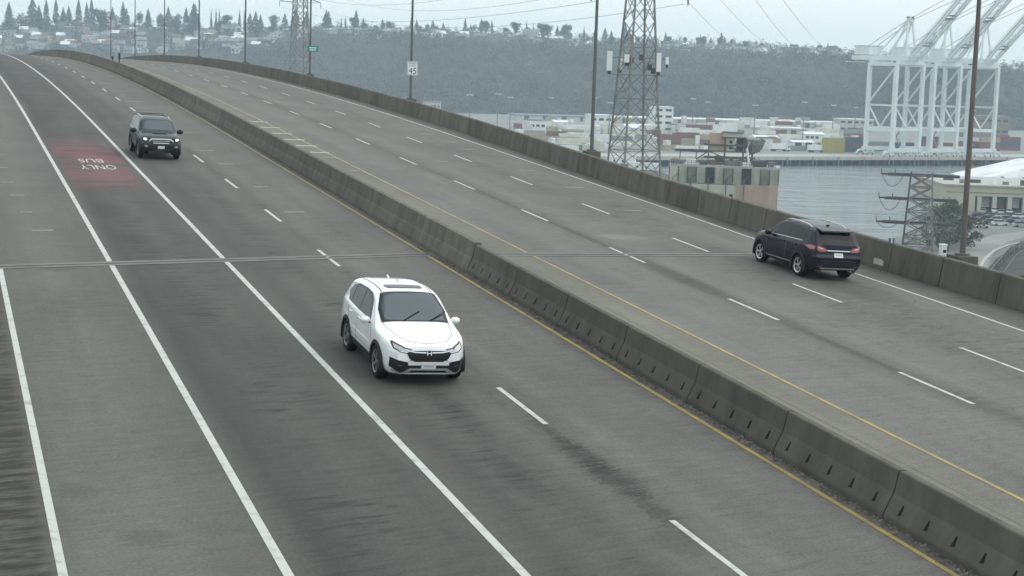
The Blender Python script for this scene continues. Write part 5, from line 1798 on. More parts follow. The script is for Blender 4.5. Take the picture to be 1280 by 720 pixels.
def house_parts(w, d, h, flat, wc, rc):
    out = []
    out.append(('wall', MB().box(-w / 2, w / 2, -d / 2, d / 2, -4, h).mesh('wall', WM[wc])))
    r_ = MB()
    if flat:
        r_.box(-w / 2 - .4, w / 2 + .4, -d / 2 - .4, d / 2 + .4, h + .02, h + .6)
    else:
        rh = d * .32
        a, b = w / 2 + .5, d / 2 + .6
        r_.add([(-a, -b, h - .2), (a, -b, h - .2), (a, b, h - .2), (-a, b, h - .2), (-a, 0, h + rh), (a, 0, h + rh)], [(0, 1, 5, 4), (2, 3, 4, 5), (0, 4, 3), (1, 2, 5), (0, 3, 2, 1)])
    out.append(('roof', r_.mesh('roof', RM[rc])))
    nw = max(2, int(w / 3.2))
    wmsh = MB().box(-.7, .7, -.06, .04, -.75, .75).mesh('window', MAT['win'])
    for fl in range(max(1, int(h / 3.0))):
        for k in range(nw):
            out.append(('window', wmsh, (-w / 2 + w * (k + .5) / nw, -d / 2 - .03, 1.6 + 3.0 * fl)))
    if not flat:
        out.append(('chimney', MB().box(w * .2, w * .2 + .9, .4, 1.2, h, h + d * .32 + 1.2).mesh('chimney', WM['brown'])))
    return out


def house(p, kind, label, group, rz):
    if kind not in houses:
        houses[kind] = house_parts(*kind)
    t_ = thing('house', label, 'house', p, rz, group)
    roof = None
    for q in houses[kind]:
        if q[0] == 'chimney':
            link('chimney', q[1], roof)
            continue
        o = link(q[0], q[1], t_)
        if q[0] == 'roof':
            roof = o
        if len(q) > 2:
            o.location = q[2]
    return t_


def place_house(px, py, wpx, hpx, wc, rc, flat):
    p = on_hill(px, py)
    sc_ = p.y / FOCAL
    w = round(max(7.0, wpx * sc_) / 2.0) * 2.0
    h = 3.2 if hpx * sc_ < 4.6 else (5.8 if hpx * sc_ < 8 else 8.6)
    d = 9.0 if w < 16 else 12.0
    lab = ('low ' if h < 4 else ('two-storey ' if h < 8 else 'tall ')) + wc + ' house with ' + rc + (' flat roof ' if flat else ' roof ') + zone(px)
    house(p, (w, d, h, flat, wc, rc), lab, 'houses on the hill', R(rng.normal() * 14))


# the ones that stand out in the photograph: pixel x, base y, width, height, wall, roof, flat
for q in [(3.5 + 5, 24, 9, 5, 'pale grey', 'white', False), (36, 24, 12, 5, 'pale grey', 'white', False), (40, 33, 9, 6, 'white', 'white', False), (48, 21, 12, 5, 'pale grey', 'grey', False), (30, 44, 9, 7, 'pale grey', 'white', False), (12, 36, 9, 5, 'pale grey', 'grey', False),
          (46, 48, 5, 5, 'white', 'white', False), (15, 57, 12, 10, 'pale grey', 'grey', True), (29, 60, 12, 12, 'dark grey', 'grey', True), (78, 25, 12, 4, 'slate blue', 'white', True), (77, 49, 12, 5, 'pale grey', 'white', False), (102, 39, 16, 4, 'slate blue', 'white', True),
          (112, 52, 16, 6, 'cream', 'white', True), (123, 49, 16, 8, 'pale grey', 'grey', True), (126, 34, 9, 4, 'pale grey', 'white', False), (143, 27, 10, 6, 'pale grey', 'grey', False), (156, 40, 10, 4, 'dark grey', 'white', True), (163, 66, 12, 8, 'pale grey', 'grey', True), (201, 24, 8, 6, 'white', 'grey', False),
          (226, 27, 12, 4, 'white', 'white', True), (220, 33, 14, 5, 'white', 'white', False), (203, 40, 12, 3, 'slate blue', 'white', True), (224, 58, 16, 6, 'cream', 'white', True), (237, 52, 8, 6, 'pale grey', 'grey', True), (251, 53, 9, 7, 'white', 'grey', False), (279, 29, 12, 6, 'white', 'grey', False),
          (271, 38, 9, 5, 'white', 'white', False), (281, 53, 15, 7, 'pale grey', 'white', True), (287, 62, 12, 4, 'pale grey', 'white', True), (262, 60, 9, 8, 'brown', 'grey', True), (291, 35, 8, 6, 'pale grey', 'grey', False), (343, 33, 15, 5, 'pale grey', 'white', False), (346, 46, 14, 3, 'pale grey', 'white', True),
          (398, 30, 12, 4, 'pale grey', 'white', True), (491, 43, 15, 6, 'white', 'grey', True), (488, 35, 10, 6, 'slate blue', 'grey', False), (533, 37, 14, 5, 'cream', 'white', False), (550, 37, 16, 5, 'pale grey', 'white', True), (535, 46, 18, 5, 'white', 'white', True), (548, 46, 14, 4, 'white', 'white', True),
          (580, 47, 8, 5, 'white', 'white', False), (663, 48, 18, 6, 'cream', 'grey', False), (665, 54, 18, 3, 'white', 'white', True), (706, 52, 16, 8, 'slate blue', 'dark', False), (729, 47, 9, 6, 'pale grey', 'grey', False), (722, 55, 10, 3, 'white', 'white', True), (745, 57, 14, 5, 'pale grey', 'white', True),
          (836, 56, 20, 5, 'cream', 'grey', True), (833, 61, 8, 4, 'white', 'white', True), (852, 62, 14, 4, 'pale grey', 'white', True), (887, 62, 8, 5, 'white', 'grey', False), (925, 58, 14, 3, 'pale grey', 'grey', True), (994, 64, 36, 5, 'slate blue', 'white', True), (1002, 70, 16, 4, 'pale grey', 'white', True),
          (1040, 69, 12, 6, 'pale grey', 'dark', False), (1052, 74, 10, 4, 'white', 'white', False), (1272, 92, 14, 5, 'white', 'white', False), (1262, 90, 9, 4, 'pale grey', 'grey', False), (512, 43, 14, 4, 'pale grey', 'white', True), (770, 56, 12, 5, 'cream', 'grey', False), (815, 56, 12, 5, 'pale grey', 'grey', False)]:
    place_house(*q)
WK, RK = list(WALLS), list(ROOFS)
seen = set()
for i in range(150):      # the lesser houses between them
    px = rng.uniform(-30, 345)
    ys = float(np.interp(px, HX, HSKY))
    py = rng.uniform(ys + 2, 66)
    place_house(px, py, rng.uniform(7, 14), rng.uniform(3, 8), WK[rng.integers(0, 6)], RK[rng.choice([0, 1, 1, 2, 3])], rng.random() < .35)
for i in range(75):
    px = rng.uniform(340, 1070)
    ys = float(np.interp(px, HX, HSKY))
    place_house(px, ys + rng.uniform(1, 9), rng.uniform(7, 13), rng.uniform(3, 6), WK[rng.integers(0, 6)], RK[rng.choice([0, 1, 1, 2])], rng.random() < .3)

# ------------------------------------------------------------------ container terminal
CC = {'white': (0.8, 0.81, 0.78), 'tan': (0.4, 0.35, 0.24), 'cream': (0.68, 0.66, 0.58), 'red brown': (0.2, 0.085, 0.07), 'grey': (0.27, 0.29, 0.3), 'green': (0.05, 0.27, 0.17), 'dark blue': (0.06, 0.09, 0.15), 'yellow': (0.42, 0.36, 0.1)}
CM = {k: mat('container_' + k.replace(' ', '_'), v, 0.7, c2=tuple(q * .78 for q in v), scale=.4, detail=4) for k, v in CC.items()}


def container_meshes(col, L):
    b = MB().box(-L / 2 + .06, L / 2 - .06, -1.16, 1.16, .12, 2.52)
    n_ = int(L / .55)
    for k in range(n_):
        x = -L / 2 + .4 + (L - .8) * k / (n_ - 1)
        for y in (-1.2, 1.155):
            b.box(x - .14, x + .14, y, y + .045, .2, 2.4)
    f = MB()
    for x in (-L / 2, L / 2 - .16):
        for y in (-1.22, 1.06):
            f.box(x, x + .16, y, y + .16, 0, 2.6)
    for y in (-1.215, 1.065):
        for z in (.002, 2.455):
            f.box(-L / 2 + .17, L / 2 - .17, y, y + .15, z, z + .14)
    dr = MB()
    for y in (-1.1, .03):
        dr.box(L / 2 - .055, L / 2 - .02, y, y + 1.07, .2, 2.4)
    return b.mesh('box_body', CM[col]), f.mesh('frame', CM[col]), dr.mesh('door', CM[col])


CMesh = {}


def container(p, col, L, rz, label, group):
    if (col, L) not in CMesh:
        CMesh[(col, L)] = container_meshes(col, L)
    t_ = thing('shipping_container', label, 'container', p, rz, group)
    a, b, c = CMesh[(col, L)]
    link('box_body', a, t_); link('frame', b, t_); link('door', c, t_)
    return t_


def tzone(px):
    for lim, txt in ((690, 'just above the parapet left of the lamp pole'), (735, 'beside the lamp pole at the parapet'), (765, 'left of the antenna tower'), (825, 'behind the antenna tower legs'), (870, 'right of the antenna tower'),
                     (950, 'behind the rusty unloader'), (1010, 'between the rusty unloader and the cranes'), (1085, 'just left of the cranes'), (2000, 'under the container cranes')):
        if px < lim:
            return txt


def stack(px, py, cols, L=12.2, turn=0.0, n_=1):
    p = at(px, py)
    rz = math.atan2(BD.y, BD.x) * 0.4 + turn
    for k, c in enumerate(cols):
        lev = ('ground level ' if k == 0 else ('second tier ' if k == 1 else 'third tier '))
        container(p + Vector((0, 0, 0.02 + 2.62 * k)), c, L, rz, (lev if len(cols) > 1 else 'single ') + c + ' shipping container ' + tzone(px), 'shipping containers on the terminal')


stack(712, 187.5, ['green']); stack(668, 178, ['tan', 'tan']); stack(690, 176, ['tan', 'red brown', 'tan'], 6.1); stack(704, 176, ['red brown', 'red brown']); stack(722, 178, ['cream', 'white'])
for px, py, cols in [(836, 187, ['tan', 'red brown', 'red brown']), (854, 185, ['tan', 'tan', 'red brown', 'red brown'][:3]), (889, 187, ['tan', 'red brown', 'tan']), (905, 186, ['red brown', 'tan', 'tan']), (1068, 190, ['dark blue', 'red brown', 'dark blue']), (1050, 190, ['dark blue', 'dark blue']), (1041, 191, ['yellow', 'yellow', 'yellow']),
                     (1100, 189, ['green', 'grey']), (1128, 190, ['red brown', 'dark blue']), (1160, 188, ['red brown', 'red brown', 'dark blue']), (1180, 190, ['red brown', 'red brown']), (1210, 188, ['dark blue', 'red brown']), (1236, 189, ['red brown', 'red brown', 'tan']), (1262, 188, ['red brown', 'dark blue', 'red brown']), (1250, 179, ['red brown', 'red brown'])]:
    stack(px, py, cols)
for i in range(150):
    px = rng.uniform(640, 1085)
    py = rng.uniform(157, 190)
    cols = [['white', 'cream', 'white', 'grey', 'white', 'cream', 'tan', 'white', 'cream', 'red brown'][rng.integers(0, 10)] for _ in range(rng.integers(1, 4) if py < 178 else rng.integers(1, 3))]
    stack(px, py, cols, 12.2 if rng.random() < .7 else 6.1, R(rng.choice([0, 0, 90, 4])))

# --- sheds and offices of the terminal
def block(name, label, cat, px, py, wpx, hpx, depth, wall, roof, gable=False, windows=0, rz=None, doors=0, rows=1):
    p = at(px, py)
    sc_ = p.y / FOCAL
    w, h = wpx * sc_, hpx * sc_
    t_ = at_base(name, label, cat, p, None, math.atan2(BD.y, BD.x) * 0.35 if rz is None else rz)
    MB().box(-w / 2, w / 2, 0, depth, -.5, h).build('wall', wall, t_)
    r_ = MB()
    if gable:
        r_.add([(-w / 2 - .5, -.6, h + .01), (w / 2 + .5, -.6, h + .01), (w / 2 + .5, depth + .6, h + .01), (-w / 2 - .5, depth + .6, h + .01), (-w / 2 - .5, depth / 2, h + depth * .12), (w / 2 + .5, depth / 2, h + depth * .12)],
               [(0, 1, 5, 4), (2, 3, 4, 5), (0, 4, 3), (1, 2, 5), (0, 3, 2, 1)])
    else:
        r_.box(-w / 2 - .4, w / 2 + .4, -.4, depth + .4, h + .02, h + .7)
    r_.build('roof', roof, t_)
    for rw in range(rows):
        for k in range(windows):
            x = -w / 2 + w * (k + .5) / windows
            z = h * (rw + .62) / max(rows, 1) if rows > 1 else h * .62
            f_ = MB().box(x - w / windows * .33, x + w / windows * .33, -.12, -.02, z - .75, z + .75).build('window', MAT['win'], t_)
            MB().box(x - w / windows * .36, x + w / windows * .36, -.2, -.02, z - .95, z - .78).build('sill', wall, f_)
    for k in range(doors):
        x = -w / 2 + w * (k + .5) / doors
        MB().box(x - 1.9, x + 1.9, -.1, -.02, 0, 4.0).build('door', MAT['steel_dark'], t_)
    return t_


wp, rw = MAT['white_paint'], MAT['roof_white']
block('warehouse', 'very long low white warehouse at the foot of the hill', 'warehouse', 930, 158, 330, 6.5, 40, MAT['cream'], rw, doors=14)
block('warehouse', 'long grey warehouse at the back of the terminal, below the hill', 'warehouse', 740, 152, 190, 5, 40, WM['pale grey'], RM['grey'], doors=8)
block('silo_building', 'white ribbed silo building left of the antenna tower', 'building', 751, 168, 28, 23, 14, wp, rw, windows=3, rows=2)
block('office_building', 'tall white office block with dark balconies right of the antenna tower', 'building', 829, 166, 24, 31, 14, wp, rw, windows=2, rows=4)
block('shed', 'white terminal shed with a pale roof left of the lamp pole', 'shed', 672, 167, 20, 16, 12, wp, RM['grey'], windows=3)
block('shed', 'white gable-roofed shed beside the lamp pole', 'shed', 703, 163, 20, 10, 12, wp, rw, True, doors=2)
block('shed', 'low white shed behind the antenna tower legs', 'shed', 800, 172, 34, 12, 16, wp, rw, True, windows=4)
block('shed', 'wide white shed right of the office block', 'shed', 868, 168, 46, 11, 18, wp, RM['grey'], windows=6)
block('shed', 'white gabled shed nearest the wharf left of the cranes', 'shed', 1004, 187, 27, 9, 9, wp, rw, True, doors=2)
block('shed', 'white gabled shed behind the rusty unloader', 'shed', 958, 181, 30, 9, 10, wp, rw, True, windows=3)
block('shed', 'white shed beside the yellow stacked containers', 'shed', 1018, 178, 25, 10, 12, wp, rw, True, windows=4)
block('shed', 'pale two-storey shed at the left end of the cranes', 'shed', 1070, 166, 44, 16, 14, MAT['cream'], rw, windows=5, rows=2)
block('shed', 'long cream shed under the container cranes', 'shed', 1232, 172, 60, 26, 14, WM['brown'], RM['grey'], windows=6, rows=2)
block('warehouse', 'cream warehouse between the rusty unloader and the long white warehouse', 'warehouse', 980, 170, 60, 9, 20, MAT['cream'], rw, doors=5)
block('house', 'white house at the wooded foot of the hill', 'house', 694, 143, 10, 12, 9, wp, RM['dark'], windows=2, rows=2, rz=0)
block('house', 'pale house with grey roof at the wooded foot of the hill', 'house', 710, 143, 18, 10, 10, WM['pale grey'], RM['grey'], True, windows=3, rz=0)
block('house', 'small pale house right of the white one at the foot of the hill', 'house', 724, 144, 9, 7, 8, WM['pale grey'], RM['white'], True, windows=2, rz=0)
block('shed', 'pale flat-roofed building peeking over the parapet by the speed limit sign', 'shed', 539, 141, 22, 13, 14, MAT['cream'], RM['grey'], windows=5, rz=0)
# lorries parked on the apron
def lorry(px, py, label, L=11.0, rz=0.2, cabc='white'):
    p = at(px, py) + Vector((0, 0, 0.03))
    t_ = at_base('lorry', label, 'lorry', p, 'lorries on the terminal', rz)
    MB().box(-L / 2, L / 2 - 2.6, -1.25, 1.25, 1.15, 3.9).build('trailer', wp, t_)
    c_ = MB(); c_.add([(L / 2 - 2.3, -1.2, .6), (L / 2, -1.2, .6), (L / 2, 1.2, .6), (L / 2 - 2.3, 1.2, .6), (L / 2 - 2.3, -1.15, 3.1), (L / 2 - .7, -1.1, 3.1), (L / 2 - .7, 1.1, 3.1), (L / 2 - 2.3, 1.15, 3.1)], [(0, 3, 2, 1), (4, 5, 6, 7), (0, 1, 5, 4), (1, 2, 6, 5), (2, 3, 7, 6), (3, 0, 4, 7)])
    cab = c_.build('cab', CM[cabc], t_)
    MB().box(L / 2 - 1.6, L / 2 - .75, -1.23, 1.23, 2.0, 2.8).build('cab_window', MAT['win'], cab)
    MB().box(-L / 2 + .2, L / 2 - .4, -.5, .5, .75, 1.13).build('chassis', MAT['steel_dark'], t_)
    for x in (-L / 2 + 1.2, -L / 2 + 2.5, L / 2 - 3.2, L / 2 - 1.0):
        MB().tube([(x, -1.22, .5), (x, 1.22, .5)], .5, 12).build('wheel', MAT['rubber'], t_)


for k, (px, py, nm) in enumerate([(975, 189, 'right of the rusty unloader'), (1022, 190.5, 'nearest the wharf left of the cranes'), (946, 190, 'beside the rusty unloader'), (880, 178, 'right of the office block'), (770, 181, 'at the left tower leg'), (1056, 182, 'in front of the pale two-storey shed')]):
    lorry(px, py, 'white lorry with box trailer ' + nm, rz=[.2, .25, 1.3, .1, .2, .3][k], cabc=['white', 'white', 'grey', 'white', 'dark blue', 'cream'][k])

# high floodlight masts
for k, (px, yb, yt) in enumerate([(586, 172, 118), (621, 168, 117), (637, 165, 121), (761, 172, 128), (742, 160, 122), (819, 170, 129), (865, 164, 123), (883, 168, 127), (942, 176, 131), (1003, 178, 127), (1040, 172, 131), (1068, 168, 134), (688, 158, 122)]):
    p = at(px, yb)
    h = at(px, yt, d=p.y).z - LAND
    t_ = at_base('floodlight_mast', 'tall floodlight mast ' + ['leftmost, above the parapet', 'second from the left above the parapet', 'third from the left above the parapet', 'left of the antenna tower legs', 'just right of the lamp pole by the tower', 'beside the tall white office block', 'right of the tall white office block', 'in front of the long white warehouse, left of the unloader', 'directly behind the rusty unloader', 'midway between unloader and cranes', 'left of the cranes by the yellow containers', 'nearest to the leftmost crane', 'left of the lamp pole by the small white sheds'][k], 'mast', p, 'floodlight masts on the terminal')
    MB().tube([(0, 0, -.3), (0, 0, h)], [.38, .2], 8).build('shaft', MAT['steel'], t_)
    hd = MB()
    hd.lathe([(0.3, h), (1.9, h + .1), (1.9, h + .35), (0.3, h + .5)], 12)
    hd.build('head_ring', MAT['steel'], t_)
    for a in range(8):
        MB().box(1.5 * math.cos(a * .785) - .35, 1.5 * math.cos(a * .785) + .35, 1.5 * math.sin(a * .785) - .35, 1.5 * math.sin(a * .785) + .35, h - .5, h - .02).build('floodlight', MAT['white_paint'], t_)

# ------------------------------------------------------------------ old mill building and unloader by the water
PD = 420.0
pc = at(902, 230, d=PD)
mill = at_base('mill_building', 'weathered building with sage green top panels and pink stained cladding by the water', 'building', Vector((pc.x, pc.y, LAND)), None, R(-9))
minv = mill.matrix_world.inverted()
sc_ = PD / FOCAL
ztop = at(902, 210, d=PD).z - LAND
zmid = at(902, 231, d=PD).z - LAND
x0, x1 = -66 * sc_, 70 * sc_
xs_ = x0 + (x1 - x0) * .62
MB().box(x0, xs_, 0, 14, -.5, zmid).build('wall', MAT['cream'], mill)
MB().box(xs_ + .02, x1, -.25, 14.2, -.5, zmid + .2).build('wall', MAT['salmon'], mill)
MB().box(x0 - .2, x1 + .2, .4, 14.4, ztop + .02, ztop + .5).build('roof', MAT['concrete_pale'], mill)
nb = 12
for k in range(nb):
    a, b = x0 + (x1 - x0) * k / nb, x0 + (x1 - x0) * (k + 1) / nb
    if k in (4, 8):
        MB().box(a + .1, b - .1, .9, 1.1, zmid + .2, ztop).build('dark_opening', MAT['win'], mill)
        continue
    MB().box(a + .1, b - .1, .25 if k % 3 else .1, .5, zmid + .22, ztop).build('panel', [MAT['sage'], MAT['cream'], MAT['sage'], MAT['pile']][(k * 7 + 1) % 4], mill)
for k in range(nb + 1):
    x = x0 + (x1 - x0) * k / nb
    MB().box(x - .09, x + .09, -.1, .5, zmid + .21, ztop + .01).build('panel_post', MAT['steel_dark'], mill)
for k in range(7):
    x = x0 + (xs_ - x0) * (k + .3) / 7
    MB().box(x, x + .9, -.08, -.02, zmid - 3.4, zmid - 2.2).build('window', MAT['win'], mill)
MB().box(x1 - 2.4, x1 - 1.5, -.36, -.28, zmid - 4.6, zmid - 2.2).build('window', MAT['salmon'], mill)
for k in range(26):          # corrugation of the pink cladding
    x = xs_ + .3 + (x1 - xs_ - .5) * k / 25
    MB().box(x - .05, x + .05, -.32, -.26, 0, zmid + .1).build('cladding_rib', MAT['salmon'], mill)
rl = MB()
for k in range(31):
    x = x0 + (x1 - x0) * k / 30
    rl.beam((x, .6, ztop + .5), (x, .6, ztop + 1.6), .10)
for z in (1.05, 1.6):
    rl.beam((x0, .6, ztop + z), (x1, .6, ztop + z), .09)
rl.build('railing', MAT['steel_dark'], mill)
# clutter along the roof edge: ducts and bins
for k, (px, w, h) in enumerate([(845, 3.2, .9), (862, 2.4, 1.3), (878, 2.0, .8), (915, 4.2, 1.2), (930, 2.6, .9), (948, 3.4, 1.5), (962, 1.6, 1.3)]):
    x = (px - 902) * sc_
    MB().box(x - w / 2, x + w / 2, 1.5, 3.2, ztop + .52, ztop + .52 + h).build('roof_duct', [MAT['steel'], MAT['white_paint'], MAT['steel_dark']][k % 3], mill)

rg5 = np.random.default_rng(5)
for k in range(16):
    x = x0 + (x1 - x0) * rg5.random()
    w, h = .5 + 1.6 * rg5.random(), .4 + 2.0 * rg5.random() ** 2
    y = 1.5 + 9 * rg5.random()
    MB().box(x - w / 2, x + w / 2, y, y + 1.2, ztop + .53, ztop + .53 + h).build('roof_clutter', [MAT['rust'], MAT['steel_dark'], MAT['salmon'], MAT['pile'], MAT['rust']][k % 5], mill)
for k in range(5):
    x = x0 + 1 + 4.4 * k
    MB().tube([(x, -.35, 0), (x, -.35, zmid + 1.5), (x + 1.2, -.3, zmid + 2.4)], .13, 6).build('downpipe', [MAT['rust'], MAT['steel_dark']][k % 2], mill)
ub = at(908, 230, d=PD + 9)
un = at_base('ship_unloader', 'rusty steel unloader tower with hopper and pipe, behind the mill building', 'unloader', Vector((ub.x, ub.y, LAND)), None, R(-6))
us = (PD + 9) / FOCAL
def uz(y):
    return at(908, y, d=PD + 9).z - LAND
def ux(px):
    return (px - 908) * us
rs, dk = MAT['rust'], MAT['steel_dark']
for px in (884, 904, 927, 938):
    for y in (-2.5, 2.5):
        MB().beam((ux(px), y, 0), (ux(px), y, uz(172 if px in (904, 927) else 176)), .34).build('column', rs if px != 904 else dk, un)
for yy in (205, 197, 189, 181):
    for y in (-2.5, 2.5):
        MB().beam((ux(878), y, uz(yy)), (ux(942), y, uz(yy)), .3).build('deck_beam', dk, un)
    MB().box(ux(882), ux(940), -2.3, 2.3, uz(yy) + .16, uz(yy) + .22).build('deck_plate', rs, un)
for a, b, ya, yb in ((884, 904, 205, 197), (904, 884, 197, 189), (904, 927, 205, 197), (927, 938, 197, 189), (927, 904, 189, 181), (860, 884, 206, 189)):
    MB().beam((ux(a), -2.6, uz(ya)), (ux(b), -2.6, uz(yb)), .26).build('brace', dk, un)
MB().box(ux(884), ux(903), -2.2, 2.2, uz(189), uz(166)).build('clad_tower', MAT['salmon'], un)
MB().box(ux(906), ux(916), -2.4, 2.0, uz(190), uz(172)).build('machine_house', MAT['cream'], un)
for z0_, z1_ in ((186, 182), (179, 175)):
    MB().box(ux(909), ux(913), -2.5, -2.41, uz(z0_), uz(z1_)).build('window', MAT['win'], un)
MB().box(ux(918), ux(929), -1.5, 2.0, uz(189), uz(172)).build('dark_hopper', MAT['win'], un)
rf = MB()
rf.box(ux(899), ux(930), -3.0, 3.0, uz(171.5), uz(170.8)); rf.build('roof', dk, un)
MB().box(ux(901), ux(925), -2.6, 2.6, uz(170.7), uz(165.5)).build('upper_house', MAT['cream'], un)
MB().box(ux(900), ux(927), -2.9, 2.9, uz(165.4), uz(164.6)).build('upper_roof', dk, un)
hp = MB().lathe([(0.2, uz(192)), (1.0, uz(190)), (2.5, uz(178)), (2.5, uz(173)), (2.0, uz(171.5)), (0.1, uz(171))], 14)
h_ = hp.build('hopper', MAT['steel'], un, 40); h_.location = (ux(938), -.5, 0)
MB().tube([(ux(934), -2.9, uz(176)), (ux(931), -3.0, uz(184)), (ux(934), -2.9, uz(203))], .28, 8).build('pipe', MAT['white_paint'], un, 60)
MB().tube([(ux(950), -1, uz(172)), (ux(946), -1, uz(182)), (ux(938), -1, uz(188))], [.9, 1.0, .7], 10).build('chute', MAT['steel'], un, 60)
MB().beam((ux(842), 0, uz(189.5)), (ux(884), 0, uz(189.5)), .8, .7).build('conveyor', dk, un)
for px in (846, 866):
    MB().beam((ux(px), 0, 0), (ux(px + 3), 0, uz(189.5)), .25).build('trestle_leg', dk, un)
for k in range(10):
    px = 905 + k * 3
    MB().beam((ux(px), -2.7, uz(204)), (ux(px + 2.4), -2.7, uz(196)), .16).build('strut', MAT['steel'] if k % 2 else dk, un)

# white trailers drawn up on the near bank
for k, (px, py, lab) in enumerate([(776, 208, 'white box trailer behind the parapet, left of the tower foot'), (805, 216, 'white box trailer behind the parapet at the tower foot')]):
    p = at(px, py)
    p.z = LAND
    t_ = at_base('trailer', lab, 'trailer', p, 'trailers on the near bank', R(-14))
    MB().box(-6.1, 6.1, -1.25, 1.25, 1.1, 3.9).build('box', MAT['white_paint'], t_)
    MB().box(-6.12, 6.12, -1.27, 1.27, 3.92, 4.0).build('roof', MAT['roof_white'], t_)
    MB().box(-5.6, 5.2, -.5, .5, .7, 1.08).build('chassis', MAT['steel_dark'], t_)
    for x in (-4.6, -3.3):
        MB().tube([(x, -1.2, .5), (x, 1.2, .5)], .5, 12).build('wheel', MAT['rubber'], t_)
    for x in (4.4,):
        for y in (-.9, .9):
            MB().beam((x, y, 0), (x, y, 1.1), .15).build('landing_leg', MAT['steel_dark'], t_)
    for x in (-3, .5):
        MB().box(x, x + .8, -1.29, -1.255, 1.9, 2.7).build('marking', MAT['sign_black'], t_)

# ------------------------------------------------------------------ right bank: warehouse, parking lot, trees, ramp
wa, wb_ = at(1179, 262.5), at(1340, 268)
dv = Vector((wb_.x - wa.x, wb_.y - wa.y, 0))
Lw = dv.length
wz = math.atan2(dv.y, dv.x)
ws_ = at_base('riverside_warehouse', 'long beige flat-roofed warehouse with open loading bays behind the parking lot', 'warehouse', wa, None, wz)
wsc = wa.y / FOCAL
WH = 31 * wsc
MB().box(0, Lw, 0, 45, 4.6, WH).build('wall', MAT['beige'], ws_)
MB().box(0, 9.5, .02, 44, -.4, 4.58).build('wall', MAT['beige'], ws_)
MB().box(9.6, Lw, 5.0, 44.5, -.4, 4.58).build('back_wall', MAT['win'], ws_)  # dark window colour stands in for the shade inside the open bays
MB().box(-.4, Lw, -.5, 45.4, WH + .02, WH + .45).build('roof', MAT['concrete_pale'], ws_)
MB().box(.5, Lw, -.09, -.01, WH * .73, WH * .76).build('wall_band', MAT['pile'], ws_)
for k in range(7):
    x = 10.2 + k * (Lw - 10.5) / 6.2
    MB().box(x, x + 1.3, .1, 1.4, -.4, 4.57).build('column', MAT['cream'], ws_)
    if k < 6:
        MB().box(x + 2.0, x + 4.6, 4.4, 4.9, 1.0, 4.0).build('bay_door', MAT['roof_white'] if k % 2 == 0 else MAT['steel'], ws_)
MB().box(2.2, 4.4, -.08, .01, 0, 3.0).build('door', MAT['steel_dark'], ws_)
for k, (x, y, w, h) in enumerate([(6, 6, 2.4, 1.2), (10, 10, 3.2, 1.0), (15.5, 4, 1.2, 1.4), (19, 5, 1.6, .9), (24, 3.5, 1.0, 1.6), (27, 4, 2.2, 1.1), (31, 5, 1.0, 1.3), (4, 20, 3.0, 1.5)]):
    MB().box(x, x + w, y, y + 1.5, WH + .47, WH + .47 + h).build('roof_unit', [MAT['steel'], MAT['steel_dark'], MAT['white_paint']][k % 3], ws_)
# the white-roofed shed behind it
sa = at(1222, 236, d=wa.y + 52)
sh = at_base('white_roof_shed', 'shed with a bright stained white gable roof rising behind the beige warehouse', 'shed', Vector((sa.x, sa.y, LAND)), None, wz)
h1 = at(1222, 226, d=sa.y).z - LAND
MB().box(0, 46, 0, 40, -.4, h1).build('wall', MAT['beige'], sh)
r_ = MB()
r_.add([(-.5, -.5, h1 + .02), (46.5, -.5, h1 + .02), (46.5, 40.5, h1 + .02), (-.5, 40.5, h1 + .02), (22, 4, h1 + 6.4), (22, 36, h1 + 6.4), (46.5, 4, h1 + 6.6), (46.5, 36, h1 + 6.6)],
       [(0, 1, 6, 4), (4, 6, 7, 5), (3, 5, 7, 2), (0, 4, 5, 3), (1, 2, 7, 6), (0, 3, 2, 1)])
r_.build('roof', MAT['roof_white'], sh)
for k in range(7):
    x = 4 + k * 3.6
    MB().box(x, x + .9, -.3, .6, h1 + .1 + (k % 3) * .1, h1 + 1.2 + (k % 2) * .5).build('roof_vent', MAT['sign_black'], sh)

PC = {'white': (.65, .66, .66), 'silver': (.36, .37, .38), 'black': (.02, .02, .022), 'dark blue': (.03, .045, .08), 'grey': (.16, .165, .17), 'red': (.22, .03, .03)}
PM = {k: mat('parked_' + k.replace(' ', '_'), v, .3, coat=.8) for k, v in PC.items()}
park = {}


